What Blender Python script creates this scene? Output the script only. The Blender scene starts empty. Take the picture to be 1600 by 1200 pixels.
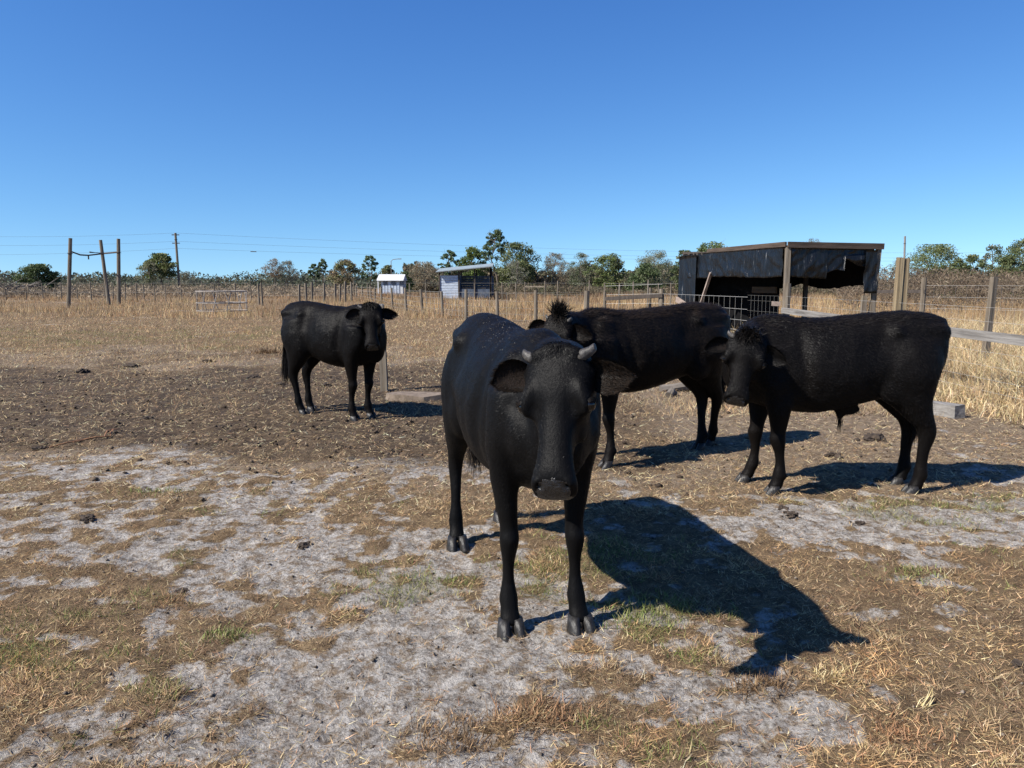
import bpy, math, random
import numpy as np
from mathutils import Vector, Matrix
R = math.radians
rng = np.random.default_rng(11)
random.seed(5)
scene = bpy.context.scene
col = scene.collection

# ------------------------------------------------------------------ camera
CAM_H = 1.5
PITCH = R(7.55)
cam_d = bpy.data.cameras.new('camera')
cam_d.sensor_width = 36.0
cam_d.lens = 27.0
cam_d.clip_start = 0.05
cam_d.clip_end = 6000
cam = bpy.data.objects.new('camera', cam_d)
cam.location = (0, 0, CAM_H)
cam.rotation_euler = (math.pi / 2 - PITCH, 0, 0)
col.objects.link(cam)
scene.camera = cam

# ------------------------------------------------------------------ sky + sun
SUN_EL = R(43.5)
SUN_DIR = Vector((-math.cos(R(28)) * math.cos(SUN_EL), -math.sin(R(28)) * math.cos(SUN_EL), math.sin(SUN_EL)))
world = bpy.data.worlds.new('World')
scene.world = world
world.use_nodes = True
nt = world.node_tree
bg = nt.nodes['Background']
sky = nt.nodes.new('ShaderNodeTexSky')
sky.sky_type = 'NISHITA'
sky.sun_disc = False
sky.sun_elevation = SUN_EL
sky.sun_rotation = math.atan2(SUN_DIR.x, SUN_DIR.y)
sky.altitude = 0
sky.air_density = 1.0
sky.dust_density = 0.0
sky.ozone_density = 3.0
# clear winter air: look the sky up a little above the horizon haze, then grade each channel
tcw = nt.nodes.new('ShaderNodeTexCoord')
va = nt.nodes.new('ShaderNodeVectorMath'); va.operation = 'ADD'; va.inputs[1].default_value = (0, 0, .086)
vn = nt.nodes.new('ShaderNodeVectorMath'); vn.operation = 'NORMALIZE'
nt.links.new(tcw.outputs['Generated'], va.inputs[0]); nt.links.new(va.outputs[0], vn.inputs[0]); nt.links.new(vn.outputs[0], sky.inputs[0])
sp = nt.nodes.new('ShaderNodeSeparateColor'); cb = nt.nodes.new('ShaderNodeCombineColor')
nt.links.new(sky.outputs[0], sp.inputs[0])
for i, (g, mlt) in enumerate(((1.55, 1.70), (1.28, 1.50), (.92, 1.38))):
    m0 = nt.nodes.new('ShaderNodeMath'); m0.operation = 'MULTIPLY'; m0.inputs[1].default_value = .1
    m1 = nt.nodes.new('ShaderNodeMath'); m1.operation = 'POWER'; m1.inputs[1].default_value = g
    m2 = nt.nodes.new('ShaderNodeMath'); m2.operation = 'MULTIPLY'; m2.inputs[1].default_value = 10 * mlt
    nt.links.new(sp.outputs[i], m0.inputs[0]); nt.links.new(m0.outputs[0], m1.inputs[0]); nt.links.new(m1.outputs[0], m2.inputs[0]); nt.links.new(m2.outputs[0], cb.inputs[i])
nt.links.new(cb.outputs[0], bg.inputs['Color'])
bg.inputs['Strength'].default_value = 0.0605

sun_d = bpy.data.lights.new('sun', 'SUN')
sun_d.energy = 5.0
sun_d.angle = R(0.53)
sun_d.color = (1.0, 0.95, 0.87)
sun = bpy.data.objects.new('sun', sun_d)
sun.rotation_euler = SUN_DIR.to_track_quat('Z', 'Y').to_euler()
sun.location = SUN_DIR * 50
col.objects.link(sun)
scene.view_settings.view_transform = 'Standard'
scene.view_settings.look = 'None'
scene.view_settings.exposure = 0.9
scene.view_settings.gamma = 1.0
scene.view_settings.use_curve_mapping = False
scene.cycles.max_bounces = 6
scene.cycles.transparent_max_bounces = 8

# ------------------------------------------------------------------ helpers
FX = 1200.0
def ray(px, py):
    cx, cy = (px - 800) / FX, (600 - py) / FX
    return Vector((cx, math.cos(PITCH) + cy * math.sin(PITCH), cy * math.cos(PITCH) - math.sin(PITCH)))
def P(px, py, y):
    d = ray(px, py)
    return Vector((0, 0, CAM_H)) + d * (y / d.y)
def G(px, py, z=0.0):
    d = ray(px, py)
    return Vector((0, 0, CAM_H)) + d * ((z - CAM_H) / d.z)

def tag(o, label=None, cat=None, group=None, kind=None):
    if label: o['label'] = label
    if cat: o['category'] = cat
    if group: o['group'] = group
    if kind: o['kind'] = kind
    return o
def empty(name, loc=(0, 0, 0), rz=0):
    o = bpy.data.objects.new(name, None)
    o.location = loc
    o.rotation_euler = (0, 0, rz)
    o.empty_display_size = 0.2
    col.objects.link(o)
    return o
def mesh_np(name, v, tris=None, quads=None, smooth=False):
    """fast mesh from numpy arrays"""
    v = np.asarray(v, np.float32).reshape(-1, 3)
    me = bpy.data.meshes.new(name)
    nt_ = 0 if tris is None else len(tris)
    nq = 0 if quads is None else len(quads)
    me.vertices.add(len(v))
    me.vertices.foreach_set('co', v.ravel())
    loops = []
    if nt_: loops.append(np.asarray(tris, np.int32).ravel())
    if nq: loops.append(np.asarray(quads, np.int32).ravel())
    loops = np.concatenate(loops)
    me.loops.add(len(loops))
    me.loops.foreach_set('vertex_index', loops)
    me.polygons.add(nt_ + nq)
    starts = np.concatenate([np.arange(nt_) * 3, nt_ * 3 + np.arange(nq) * 4]).astype(np.int32)
    me.polygons.foreach_set('loop_start', starts)
    me.update(calc_edges=True)
    if smooth:
        me.polygons.foreach_set('use_smooth', np.ones(nt_ + nq, dtype=bool))
    me.validate()
    return me
def add_col(me, c, name='Col'):
    a = me.attributes.new(name, 'FLOAT_COLOR', 'POINT')
    c = np.asarray(c, np.float32)
    if c.shape[1] == 3: c = np.concatenate([c, np.ones((len(c), 1), np.float32)], 1)
    a.data.foreach_set('color', c.ravel())
def link(name, me, mat=None, parent=None, loc=None, rz=None):
    o = bpy.data.objects.new(name, me)
    col.objects.link(o)
    if mat is not None:
        for m in (mat if isinstance(mat, (list, tuple)) else [mat]): me.materials.append(m)
    if parent is not None: o.parent = parent
    if loc is not None: o.location = loc
    if rz is not None: o.rotation_euler = (0, 0, rz)
    return o

class MB:
    """collects boxes, bars, tubes; build() links them as one mesh object"""
    def __init__(s): s.v = []; s.f = []
    def add(s, v, f):
        n = len(s.v)
        s.v += [tuple(p) for p in v]
        s.f += [tuple(i + n for i in q) for q in f]
    def box(s, c, size, M=None, jit=0.0):
        hx, hy, hz = size[0] / 2, size[1] / 2, size[2] / 2
        vs = [Vector((x, y, z)) for x in (-hx, hx) for y in (-hy, hy) for z in (-hz, hz)]
        if jit: vs = [p + Vector((random.uniform(-jit, jit), random.uniform(-jit, jit), random.uniform(-jit, jit))) for p in vs]
        if M is not None: vs = [M @ p for p in vs]
        s.add([p + Vector(c) for p in vs], [(0, 1, 3, 2), (4, 6, 7, 5), (0, 4, 5, 1), (2, 3, 7, 6), (0, 2, 6, 4), (1, 5, 7, 3)])
    def bar(s, a, b, w, h, up=(0, 0, 1), jit=0.0):
        a, b = Vector(a), Vector(b)
        d = b - a
        x = d.normalized()
        u = Vector(up)
        yv = u.cross(x)
        if yv.length < 1e-4: yv = Vector((0, 1, 0)).cross(x)
        yv.normalize()
        z = x.cross(yv)
        M = Matrix((x, yv, z)).transposed()
        s.box((a + b) / 2, (d.length, w, h), M, jit)
    def tube(s, pts, r, n=8, r2=None, wob=0.0):
        pts = [Vector(p) for p in pts]
        rings = []
        for i, p in enumerate(pts):
            d = (pts[min(i + 1, len(pts) - 1)] - pts[max(i - 1, 0)]).normalized()
            a = Vector((1, 0, 0)) if abs(d.x) < .8 else Vector((0, 1, 0))
            u = d.cross(a).normalized(); w = d.cross(u)
            rr = r if r2 is None else r + (r2 - r) * i / (len(pts) - 1)
            rr *= 1 + random.uniform(-wob, wob)
            rings.append([p + (u * math.cos(t) + w * math.sin(t)) * rr for t in [2 * math.pi * k / n for k in range(n)]])
        vs = [q for rg in rings for q in rg]
        fs = []
        for i in range(len(pts) - 1):
            for k in range(n):
                fs.append((i * n + k, i * n + (k + 1) % n, (i + 1) * n + (k + 1) % n, (i + 1) * n + k))
        fs.append(tuple(range(n))[::-1]); fs.append(tuple((len(pts) - 1) * n + k for k in range(n)))
        s.add(vs, fs)
    def build(s, name, mat, parent=None, loc=None, rz=None, smooth=False):
        me = bpy.data.meshes.new(name)
        me.from_pydata([tuple(p) for p in s.v], [], s.f)
        me.update()
        if smooth:
            for p in me.polygons: p.use_smooth = True
        return link(name, me, mat, parent, loc, rz)

# value / gradient noise in numpy
_perm = np.random.default_rng(3).permutation(4096).astype(np.int64)
_gr = np.random.default_rng(4).uniform(0, 2 * np.pi, 4096)
def pnoise(x, y, seed=0):
    x = np.asarray(x, float); y = np.asarray(y, float)
    xi = np.floor(x).astype(np.int64); yi = np.floor(y).astype(np.int64)
    xf = x - xi; yf = y - yi
    def g(ix, iy, dx, dy):
        h = _perm[(_perm[(ix + seed * 131) & 4095] + iy) & 4095]
        a = _gr[h]
        return np.cos(a) * dx + np.sin(a) * dy
    u = xf * xf * xf * (xf * (xf * 6 - 15) + 10); w = yf * yf * yf * (yf * (yf * 6 - 15) + 10)
    a = g(xi, yi, xf, yf); b = g(xi + 1, yi, xf - 1, yf)
    c = g(xi, yi + 1, xf, yf - 1); d = g(xi + 1, yi + 1, xf - 1, yf - 1)
    return (a + (b - a) * u + ((c + (d - c) * u) - (a + (b - a) * u)) * w) * 1.4
def fbm(x, y, seed=0, oct=4, gain=.5):
    s = 0; amp = 1; t = 0
    for i in range(oct):
        s = s + amp * pnoise(x * 2 ** i, y * 2 ** i, seed + i * 7); t += amp; amp *= gain
    return s / t
def sst(a, b, x):
    t = np.clip((x - a) / (b - a), 0, 1)
    return t * t * (3 - 2 * t)

# ------------------------------------------------------------------ materials
def new_mat(name):
    m = bpy.data.materials.new(name)
    m.use_nodes = True
    return m, m.node_tree, m.node_tree.nodes['Principled BSDF']
def N(t, typ, **kw):
    n = t.nodes.new(typ)
    for k, v in kw.items():
        if k in n.inputs: n.inputs[k].default_value = v
        else: setattr(n, k, v)
    return n
def ramp(t, stops):
    n = t.nodes.new('ShaderNodeValToRGB')
    e = n.color_ramp.elements
    while len(e) < len(stops): e.new(.5)
    for el, (p, c) in zip(e, stops):
        el.position = p
        el.color = (*c, 1) if len(c) == 3 else c
    return n
def noise_mat(name, c1, c2, scale=8, rough=.8, bump=.3, stretch=(1, 1, 1), spec=.3, c3=None, coords='Object', detail=6):
    m, t, b = new_mat(name)
    tc = N(t, 'ShaderNodeTexCoord')
    mp = N(t, 'ShaderNodeMapping')
    mp.inputs['Scale'].default_value = stretch
    t.links.new(tc.outputs[coords], mp.inputs[0])
    nz = N(t, 'ShaderNodeTexNoise', Scale=scale, Detail=detail, Roughness=.65)
    t.links.new(mp.outputs[0], nz.inputs['Vector'])
    st = [(.3, c1), (.7, c2)] if c3 is None else [(.28, c1), (.5, c2), (.72, c3)]
    rp = ramp(t, st)
    t.links.new(nz.outputs['Fac'], rp.inputs[0])
    t.links.new(rp.outputs[0], b.inputs['Base Color'])
    b.inputs['Roughness'].default_value = rough
    b.inputs['Specular IOR Level'].default_value = spec
    if bump:
        bp = N(t, 'ShaderNodeBump', Strength=bump, Distance=.02)
        t.links.new(nz.outputs['Fac'], bp.inputs['Height'])
        t.links.new(bp.outputs[0], b.inputs['Normal'])
    return m
def attr_mat(name, rough=.75, transl=.25, spec=.25):
    m, t, b = new_mat(name)
    a = N(t, 'ShaderNodeAttribute', attribute_name='Col')
    t.links.new(a.outputs['Color'], b.inputs['Base Color'])
    b.inputs['Roughness'].default_value = rough
    b.inputs['Specular IOR Level'].default_value = spec
    if transl:
        tr = N(t, 'ShaderNodeBsdfTranslucent')
        t.links.new(a.outputs['Color'], tr.inputs['Color'])
        mx = N(t, 'ShaderNodeMixShader')
        mx.inputs[0].default_value = transl
        out = t.nodes['Material Output']
        t.links.new(b.outputs[0], mx.inputs[1]); t.links.new(tr.outputs[0], mx.inputs[2])
        t.links.new(mx.outputs[0], out.inputs['Surface'])
    return m
M_GRASS = attr_mat('dry_grass_blade', .7, .25)
M_LEAF = attr_mat('leaf', .6, .3)
M_BARK = noise_mat('bark', (.06, .045, .035), (.16, .13, .10), 6, .9, .5, (1, 1, .2))
M_TWIG = noise_mat('grey_twig', (.09, .075, .062), (.18, .155, .13), 6, .9, .3)
M_POST = noise_mat('weathered_post', (.05, .039, .029), (.14, .113, .083), 14, .85, .6, (1, 1, .08), c3=(.22, .188, .15))
M_NEWPOST = noise_mat('tan_timber', (.08, .057, .034), (.22, .165, .095), 16, .75, .8, (1.6, 1.6, .05), c3=(.34, .275, .175))
M_GREYWOOD = noise_mat('grey_board', (.07, .063, .056), (.19, .175, .158), 10, .8, .6, (1.2, .1, 2.4), c3=(.27, .255, .235))
M_BROWNBOARD = noise_mat('brown_board', (.035, .024, .017), (.10, .072, .053), 9, .8, .5, (.15, .15, 1.5))
M_PINKBOARD = noise_mat('pale_board', (.20, .15, .12), (.34, .27, .23), 9, .8, .4, (.3, .3, 1))
M_SHADESHEET = noise_mat('shade_black_sheet', (.004, .004, .0045), (.009, .009, .010), 5, .9, .3, spec=.05)  # interior shade put into the colour: near-black, hardly any shine
M_DARKWOOD = noise_mat('dark_wood', (.03, .024, .02), (.075, .06, .05), 12, .85, .5, (1, 1, .15))
M_WIRE = noise_mat('galvanised_wire', (.20, .19, .175), (.34, .33, .31), 30, .55, 0, spec=.5)
M_RUST = noise_mat('old_white_pipe', (.10, .07, .05), (.24, .21, .18), 7, .6, .1, c3=(.34, .31, .28))
M_DUNG = noise_mat('dung', (.022, .016, .012), (.075, .055, .04), 25, .9, .9)
M_STONE = noise_mat('pale_slab', (.10, .075, .055), (.22, .17, .13), 12, .9, .5)

# ------------------------------------------------------------------ ground
FENCE_A = [(2.4, 25.0), (.85, 27.5), (-.55, 29.2), (-1.85, 31.0), (-3.05, 34.0), (-4.2, 36.2), (-5.6, 40.8), (-6.8, 44.0), (-8.2, 48.6), (-9.4, 53), (-10.6, 58), (-12.4, 64), (-14.3, 71)]
def tallmask(x, y):
    """where tall dry grass stands (0..1)"""
    n = fbm(x * .35, y * .2, 21, 3)
    right = sst(5.15, 5.75, x + .25 * pnoise(x * 1.1, y * 1.1, 5)) * sst(7.3, 8.0, y + .25 * pnoise(x, y, 8))
    bx = .85 - .36 * (y - 27.5)                      # the receding wire fence
    beyond = sst(-1.5, .8, x - bx + 1.2 * n) * sst(23, 27, y + 2.5 * n)
    left = sst(29, 38, y + 8 * n) * .55
    return np.clip(np.maximum(np.maximum(right, beyond), left), 0, 1)

def masks(x, y):
    n1 = fbm(x * .75, y * .75, 1, 4, .55)
    n2 = fbm(x * .9 + 9, y * .9, 2, 4)
    n3 = fbm(x * .4, y * .4, 3, 3)
    n4 = fbm(x * 1.4, y * 1.4, 4, 4, .6)
    r = y
    dirt = sst(5.2, 6.7, r + .9 * n1 + .25 * np.clip(x, -3, 3)) * (1 - sst(12.0, 18.5, r + 5.5 * n3 + 2.5 * n4)) * (1 - .75 * sst(.6, 2.2, x + n3))
    # thatch: dead grass lying on the sand
    base = .52 + 0 * x
    base = base + .20 * sst(.75, 1.5, x) * (1 - sst(3.7, 4.6, y))
    base = base - .30 * np.exp(-(((x + .35) / .75) ** 2 + ((y - 2.7) / .9) ** 2))
    base = base - .16 * np.exp(-(((x + 1.7) / .8) ** 2 + ((y - 4.1) / 1.0) ** 2))
    base = base + .14 * np.exp(-(((x + 1.3) / .5) ** 2 + ((y - 2.5) / .7) ** 2))
    base = base - .22 * np.exp(-(((x - 2.4) / .9) ** 2 + ((y - 4.6) / .5) ** 2))
    base = base - .25 * np.exp(-(((x - 3.9) / .9) ** 2 + ((y - 6.2) / 1.0) ** 2))
    base = base + .25 * np.exp(-(((x - 2.5) / 1.2) ** 2 + ((y - 5.5) / .35) ** 2))
    base = base + .34 * sst(5.2, 6.6, y) * sst(-.5, .8, x)
    base = base + .16 * np.exp(-(((x - .1) / .9) ** 2 + ((y - 5.2) / .8) ** 2))
    base = np.where(y > 11, np.maximum(base, .35 + .5 * sst(11.5, 15.5, y + 2 * n3)), base)
    n5 = fbm(x * 4.2, y * 5.0, 6, 4, .62)
    thatch = sst(.36, .66, base + .03 + .36 * n1 + .42 * n4 + .78 * n5)
    g = .335 + .0 * x
    g = g + .12 * np.exp(-(((x - 2.4) / 1.3) ** 2 + ((y - 5.1) / .45) ** 2))
    g = g + .17 * np.exp(-(((x + 1.9) / .8) ** 2 + ((y - 3.0) / .8) ** 2))
    g = g + .24 * np.exp(-(((x - .62) / .30) ** 2 + ((y - 3.38) / .16) ** 2))
    g = g + .16 * np.exp(-(((x - .5) / .5) ** 2 + ((y - 4.0) / .7) ** 2))
    g = g + .20 * sst(15, 18, y) * (1 - sst(-9, 0, x)) * (1 - sst(22, 30, y))
    g = g - .35 * dirt
    green = sst(.46, .66, g + .50 * n2 + .30 * n5)
    return dirt, thatch, green

def hgt(x, y):
    dirt, thatch, green = masks(x, y)
    nz = fbm(x * 2.2, y * 2.2, 31, 3)
    rid = 1 - np.abs(fbm(x * 5.5, y * 6.5, 33, 3)) * 2.0
    fine = fbm(x * 17, y * 19, 35, 3, .6)
    near = 1 - sst(14, 30, np.abs(y) + np.abs(x) * .3)
    amp = .55 + .45 * (1 - thatch)
    h = .020 * nz + amp * (.022 * rid - .016 + .019 * fine) * near + .012 * thatch * near
    h = h + dirt * .020 * fbm(x * 9, y * 9, 37, 3, .7) * near
    big = sst(30, 90, np.abs(y)) * .12 * fbm(x * .05, y * .05, 39, 2)
    return h - .006 + big

def axis(lo_dense, hi_dense, step, growth, lo, hi, mx=60):
    a = list(np.arange(lo_dense, hi_dense, step))
    s = step; p = a[-1]
    while p < hi: s = min(s * growth, mx); p += s; a.append(p)
    s = step; p = a[0]; b = []
    while p > lo: s = min(s * growth, mx); p -= s; b.append(p)
    return np.array(b[::-1] + a)
gx = axis(-2.7, 3.1, .026, 1.045, -1500, 1500)
gy = axis(1.4, 4.6, .023, 1.027, -120, 2600)
XX, YY = np.meshgrid(gx, gy)
ZZ = hgt(XX, YY)
nx, ny = len(gx), len(gy)
idx = np.arange(nx * ny).reshape(ny, nx)
quads = np.stack([idx[:-1, :-1], idx[:-1, 1:], idx[1:, 1:], idx[1:, :-1]], -1).reshape(-1, 4)
me = mesh_np('ground', np.stack([XX, YY, ZZ], -1).reshape(-1, 3), quads=quads, smooth=True)
d_, t_, g_ = masks(XX.ravel(), YY.ravel())
tm_ = tallmask(XX.ravel(), YY.ravel())
add_col(me, np.stack([d_, t_, g_, tm_], -1), 'mask')
print('ground quads', len(quads), nx, ny)

m, t, b = new_mat('paddock_soil')
at = N(t, 'ShaderNodeAttribute', attribute_name='mask')
sep = N(t, 'ShaderNodeSeparateColor'); t.links.new(at.outputs['Color'], sep.inputs[0])
tc = N(t, 'ShaderNodeTexCoord')
def nz_node(scale, detail=6, rough=.65, coords=None):
    n = N(t, 'ShaderNodeTexNoise', Scale=scale, Detail=detail, Roughness=rough)
    t.links.new(tc.outputs['Object'], n.inputs['Vector']); return n
def mathn(op, a, b_=None, clamp=False):
    n = N(t, 'ShaderNodeMath', operation=op); n.use_clamp = clamp
    for i, v in enumerate((a, b_)):
        if v is None: continue
        if isinstance(v, (int, float)): n.inputs[i].default_value = v
        else: t.links.new(v, n.inputs[i])
    return n.outputs[0]
def mixc(f, a, c):
    n = N(t, 'ShaderNodeMix', data_type='RGBA')
    t.links.new(f, n.inputs[0]); t.links.new(a, n.inputs[6]); t.links.new(c, n.inputs[7]); return n.outputs[2]
n_f = nz_node(55, 8, .7); n_m = nz_node(9, 7, .7); n_l = nz_node(1.3, 5, .6); n_g = nz_node(170, 4, .7)
sand = ramp(t, [(.35, (.060, .048, .038)), (.45, (.24, .218, .195)), (.55, (.44, .408, .372)), (.72, (.56, .525, .485))])  # dark low end: debris specks, plus crevice shade put into the colour
t.links.new(mathn('ADD', mathn('MULTIPLY', n_f.outputs[0], .6), mathn('MULTIPLY', n_m.outputs[0], .4)), sand.inputs[0])
dirt = ramp(t, [(.33, (.017, .012, .009)), (.5, (.066, .048, .034)), (.62, (.135, .100, .070)), (.74, (.28, .22, .155))])  # darkest stop also paints in the shade of holes in the dirt
t.links.new(mathn('ADD', mathn('MULTIPLY', n_f.outputs[0], .55), mathn('MULTIPLY', n_m.outputs[0], .45)), dirt.inputs[0])
th = ramp(t, [(.30, (.040, .026, .015)), (.46, (.122, .082, .048)), (.60, (.275, .193, .110)), (.75, (.46, .345, .205))])
t.links.new(mathn('ADD', mathn('MULTIPLY', n_g.outputs[0], .5), mathn('MULTIPLY', n_m.outputs[0], .5)), th.inputs[0])
gr = ramp(t, [(.35, (.07, .06, .025)), (.7, (.20, .17, .08))])
t.links.new(n_g.outputs[0], gr.inputs[0])
def edge(src, k=.9):
    v = mathn('ADD', src, mathn('MULTIPLY', mathn('SUBTRACT', n_m.outputs[0], .5), k))
    v = mathn('ADD', v, mathn('MULTIPLY', mathn('SUBTRACT', n_f.outputs[0], .5), k * .8))
    mr = N(t, 'ShaderNodeMapRange'); mr.interpolation_type = 'SMOOTHSTEP'
    mr.inputs['From Min'].default_value = .32; mr.inputs['From Max'].default_value = .68
    t.links.new(v, mr.inputs['Value']); return mr.outputs[0]
n_s = nz_node(15, 6, .7)
mr_ = N(t, 'ShaderNodeMapRange'); mr_.inputs['From Min'].default_value = .475; mr_.inputs['From Max'].default_value = .62; mr_.inputs['To Max'].default_value = .82
t.links.new(n_s.outputs[0], mr_.inputs['Value'])
sandy = mixc(mr_.outputs[0], sand.outputs[0], th.outputs[0])
c = mixc(edge(sep.outputs[0], 1.1), sandy, dirt.outputs[0])
c = mixc(mathn('MULTIPLY', edge(sep.outputs[1], 1.2), mathn('SUBTRACT', 1.0, mathn('MULTIPLY', sep.outputs[0], .72))), c, th.outputs[0])
c = mixc(mathn('MULTIPLY', edge(sep.outputs[2], 1.2), .35), c, gr.outputs[0])
# far away: patches of greyer weeds
t.links.new(c, b.inputs['Base Color'])
b.inputs['Roughness'].default_value = .95
b.inputs['Specular IOR Level'].default_value = .1
bp = N(t, 'ShaderNodeBump', Strength=1.0, Distance=.034)
t.links.new(mathn('ADD', mathn('MULTIPLY', n_f.outputs[0], .7), mathn('MULTIPLY', n_g.outputs[0], .35)), bp.inputs['Height'])
t.links.new(bp.outputs[0], b.inputs['Normal'])
tag(link('ground', me, m), 'sandy paddock ground with dry grass and dark trodden dirt', kind='structure')

# ------------------------------------------------------------------ grass as loose blades
def blades(name, x, y, length, width, lean, colr, label, seg=1, z=None, curl=.5, cat='grass'):
    n = len(x)
    az = rng.uniform(0, 2 * np.pi, n)
    z = hgt(x, y) - .004 if z is None else z
    base = np.stack([x, y, z], -1)
    d = np.stack([np.cos(az) * np.sin(lean), np.sin(az) * np.sin(lean), np.cos(lean)], -1)
    az2 = rng.uniform(0, 2 * np.pi, n)
    s = np.stack([np.cos(az2), np.sin(az2), rng.uniform(-.3, .3, n)], -1)
    s -= d * (s * d).sum(-1, keepdims=True)
    s /= np.linalg.norm(s, axis=-1, keepdims=True) + 1e-6
    w = width[:, None] * .5
    L = length[:, None]
    if seg == 1:
        v = np.stack([base - s * w, base + s * w, base + d * L], 1)
        tri = np.arange(3 * n).reshape(n, 3)
        k = 3; me = mesh_np(name, v.reshape(-1, 3), tris=tri)
    else:
        lean2 = np.clip(lean + curl * rng.uniform(.3, 1.3, n), 0, 2.4)
        d2 = np.stack([np.cos(az) * np.sin(lean2), np.sin(az) * np.sin(lean2), np.cos(lean2)], -1)
        mid = base + d * L * .55
        tip = mid + d2 * L * .5
        v = np.stack([base - s * w, base + s * w, mid + s * w * .8, mid - s * w * .8, tip], 1)
        i = np.arange(n)[:, None] * 5
        q = i + np.array([[0, 1, 2, 3]]); tr = i + np.array([[3, 2, 4]])
        k = 5; me = mesh_np(name, v.reshape(-1, 3), tris=tr, quads=q)
    add_col(me, np.repeat(colr, k, 0))
    return tag(link(name, me, M_GRASS), label, cat, kind='stuff')

def palette(n, cols, wts, jit=.22):
    cols = np.array(cols); i = rng.choice(len(cols), n, p=np.array(wts) / sum(wts))
    return np.clip(cols[i] * (1.05 + rng.normal(0, jit, (n, 1))) * (1 + rng.normal(0, .05, (n, 3))), .008, .8)
STRAW = [(.59, .45, .255), (.45, .325, .185), (.28, .196, .111), (.110, .077, .048), (.68, .56, .355), (.37, .228, .125)]
def scatter(n, y0, y1, power, spread=.78, pad=.6):
    """random points in front of the camera, thinning with distance"""
    u = rng.uniform(0, 1, n)
    e = 1 - power
    y = (y0 ** e + u * (y1 ** e - y0 ** e)) ** (1 / e) if abs(e) > 1e-6 else y0 * (y1 / y0) ** u
    x = rng.uniform(-1, 1, n) * (y * spread + pad)
    return x, y

def tone(x, y):
    x = np.asarray(x); y = np.asarray(y)
    a = sst(-.25, .35, fbm(x * 1.3, y * 1.6, 80, 3))[:, None]; b = sst(.0, .45, fbm(x * 2.1, y * 2.3, 84, 3))[:, None]
    c = np.array((1.08, 1.0, .92)) * a + np.array((.72, .68, .68)) * (1 - a)
    return c * (1 - b) + c * b * np.array((1.02, .90, .80))
# short litter lying on the sand near the camera
x, y = scatter(540000, 1.6, 7.5, 1.0)
d, th_, g = masks(x, y)
cl = fbm(x * 3, y * 3, 50, 3)
keep = rng.uniform(0, 1, len(x)) < np.clip(th_ * .62 + .11 + .5 * (th_ > .35) * (cl > .12), 0, 1) * (1 - .55 * d)
x, y, cl = x[keep], y[keep], cl[keep]
n = len(x); print('near litter', n)
tuft = np.clip(cl * 2.2, 0, 1)
cc = palette(n, STRAW, [3.4, 3.6, 3.0, 2.6, 1.4, .8]) * tone(x, y)
blades('dead_grass_litter', x, y, rng.uniform(.016, .055, n) * (1 + .35 * tuft), rng.uniform(.0016, .0040, n),
       np.clip(rng.normal(1.33 - .25 * tuft, .22, n), .1, 1.6), cc, 'short dead grass lying on the pale sand in front', seg=1)
# live green tufts
x, y = scatter(260000, 1.6, 8, 1.0)
d, th_, g = masks(x, y)
keep = rng.uniform(0, 1, len(x)) < g * .85
x, y = x[keep], y[keep]; n = len(x); print('green', n)
blades('green_grass', x, y, rng.uniform(.02, .07, n), rng.uniform(.0018, .0042, n), np.clip(rng.normal(.75, .35, n), 0, 1.5),
       palette(n, [(.10, .135, .03), (.16, .185, .05), (.23, .23, .08), (.36, .30, .15)], [3, 3, 2, 1.5]), 'low green grass patches growing in the sandy paddock', seg=1)
# small scraps over the dark dirt
x, y = scatter(215000, 4.8, 17, 1.0)
d, th_, g = masks(x, y)
keep = rng.uniform(0, 1, len(x)) < np.clip(.10 + d * .62 + th_ * .75 * (1 - .6 * d), 0, .9)
x, y = x[keep], y[keep]; n = len(x)
blades('straw_scraps', x, y, rng.uniform(.02, .075, n) * (1 + y * .02), rng.uniform(.003, .006, n) * (.7 + y * .05), np.clip(rng.normal(1.42, .2, n), 0, 1.62),
       palette(n, STRAW, [3, 2.4, 2, 4, 2.2, .6]), 'straw scraps trodden over the dark dirt', seg=1)
# cropped pasture between the dirt and the tall grass
x, y = scatter(210000, 8.5, 45, 1.2)
tm = tallmask(x, y); d, th_, g = masks(x, y)
keep = rng.uniform(0, 1, len(x)) < th_ * (1 - .6 * tm) * (1 - .8 * d)
x, y, g = x[keep], y[keep], g[keep]; n = len(x)
cl = np.clip(fbm(x * .8, y * .5, 55, 3) * 2, 0, 1)
cc = palette(n, STRAW, [3, 3, 1.5, .6, 2.4, .5])
gm = (rng.uniform(0, 1, n) < g * .55)[:, None]
cc = cc * .9 * tone(x * .45, y * .3)
cc = np.where(gm, palette(n, [(.15, .16, .05), (.24, .22, .09)], [1, 1]), cc)
blades('cropped_pasture', x, y, rng.uniform(.04, .11, n) * (1 + 1.3 * cl), rng.uniform(.006, .012, n) * (y / 18), np.clip(rng.normal(.95, .35, n), 0, 1.5), cc,
       'cropped straw coloured pasture behind the dirt patch', seg=1)
# tall dry grass, right hand field (near), finer
x, y = scatter(275000, 7.2, 24, .8, .80, .3)
tm = tallmask(x, y)
keep = (rng.uniform(0, 1, len(x)) < tm) & (x > 4.6)
x, y = x[keep], y[keep]; n = len(x); print('tall near', n)
edgef = sst(0, 1.6, np.minimum(x - 5.3, y - 7.5)) * .65 + .35
cl = .75 + .5 * np.clip(fbm(x * .9, y * .9, 61, 3), -.6, .8)
hay = palette(n, [(.56, .43, .24), (.46, .335, .175), (.34, .235, .12), (.64, .52, .33), (.19, .13, .075)], [3, 3, 2, 2, 1.2])
blades('tall_dry_grass', x, y, rng.uniform(.48, .95, n) * edgef * cl, rng.uniform(.004, .009, n), np.clip(np.abs(rng.normal(.42, .34, n)), 0, 1.3), hay,
       'tall tangled dry grass behind the right hand fence', seg=2, curl=.9)
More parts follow.
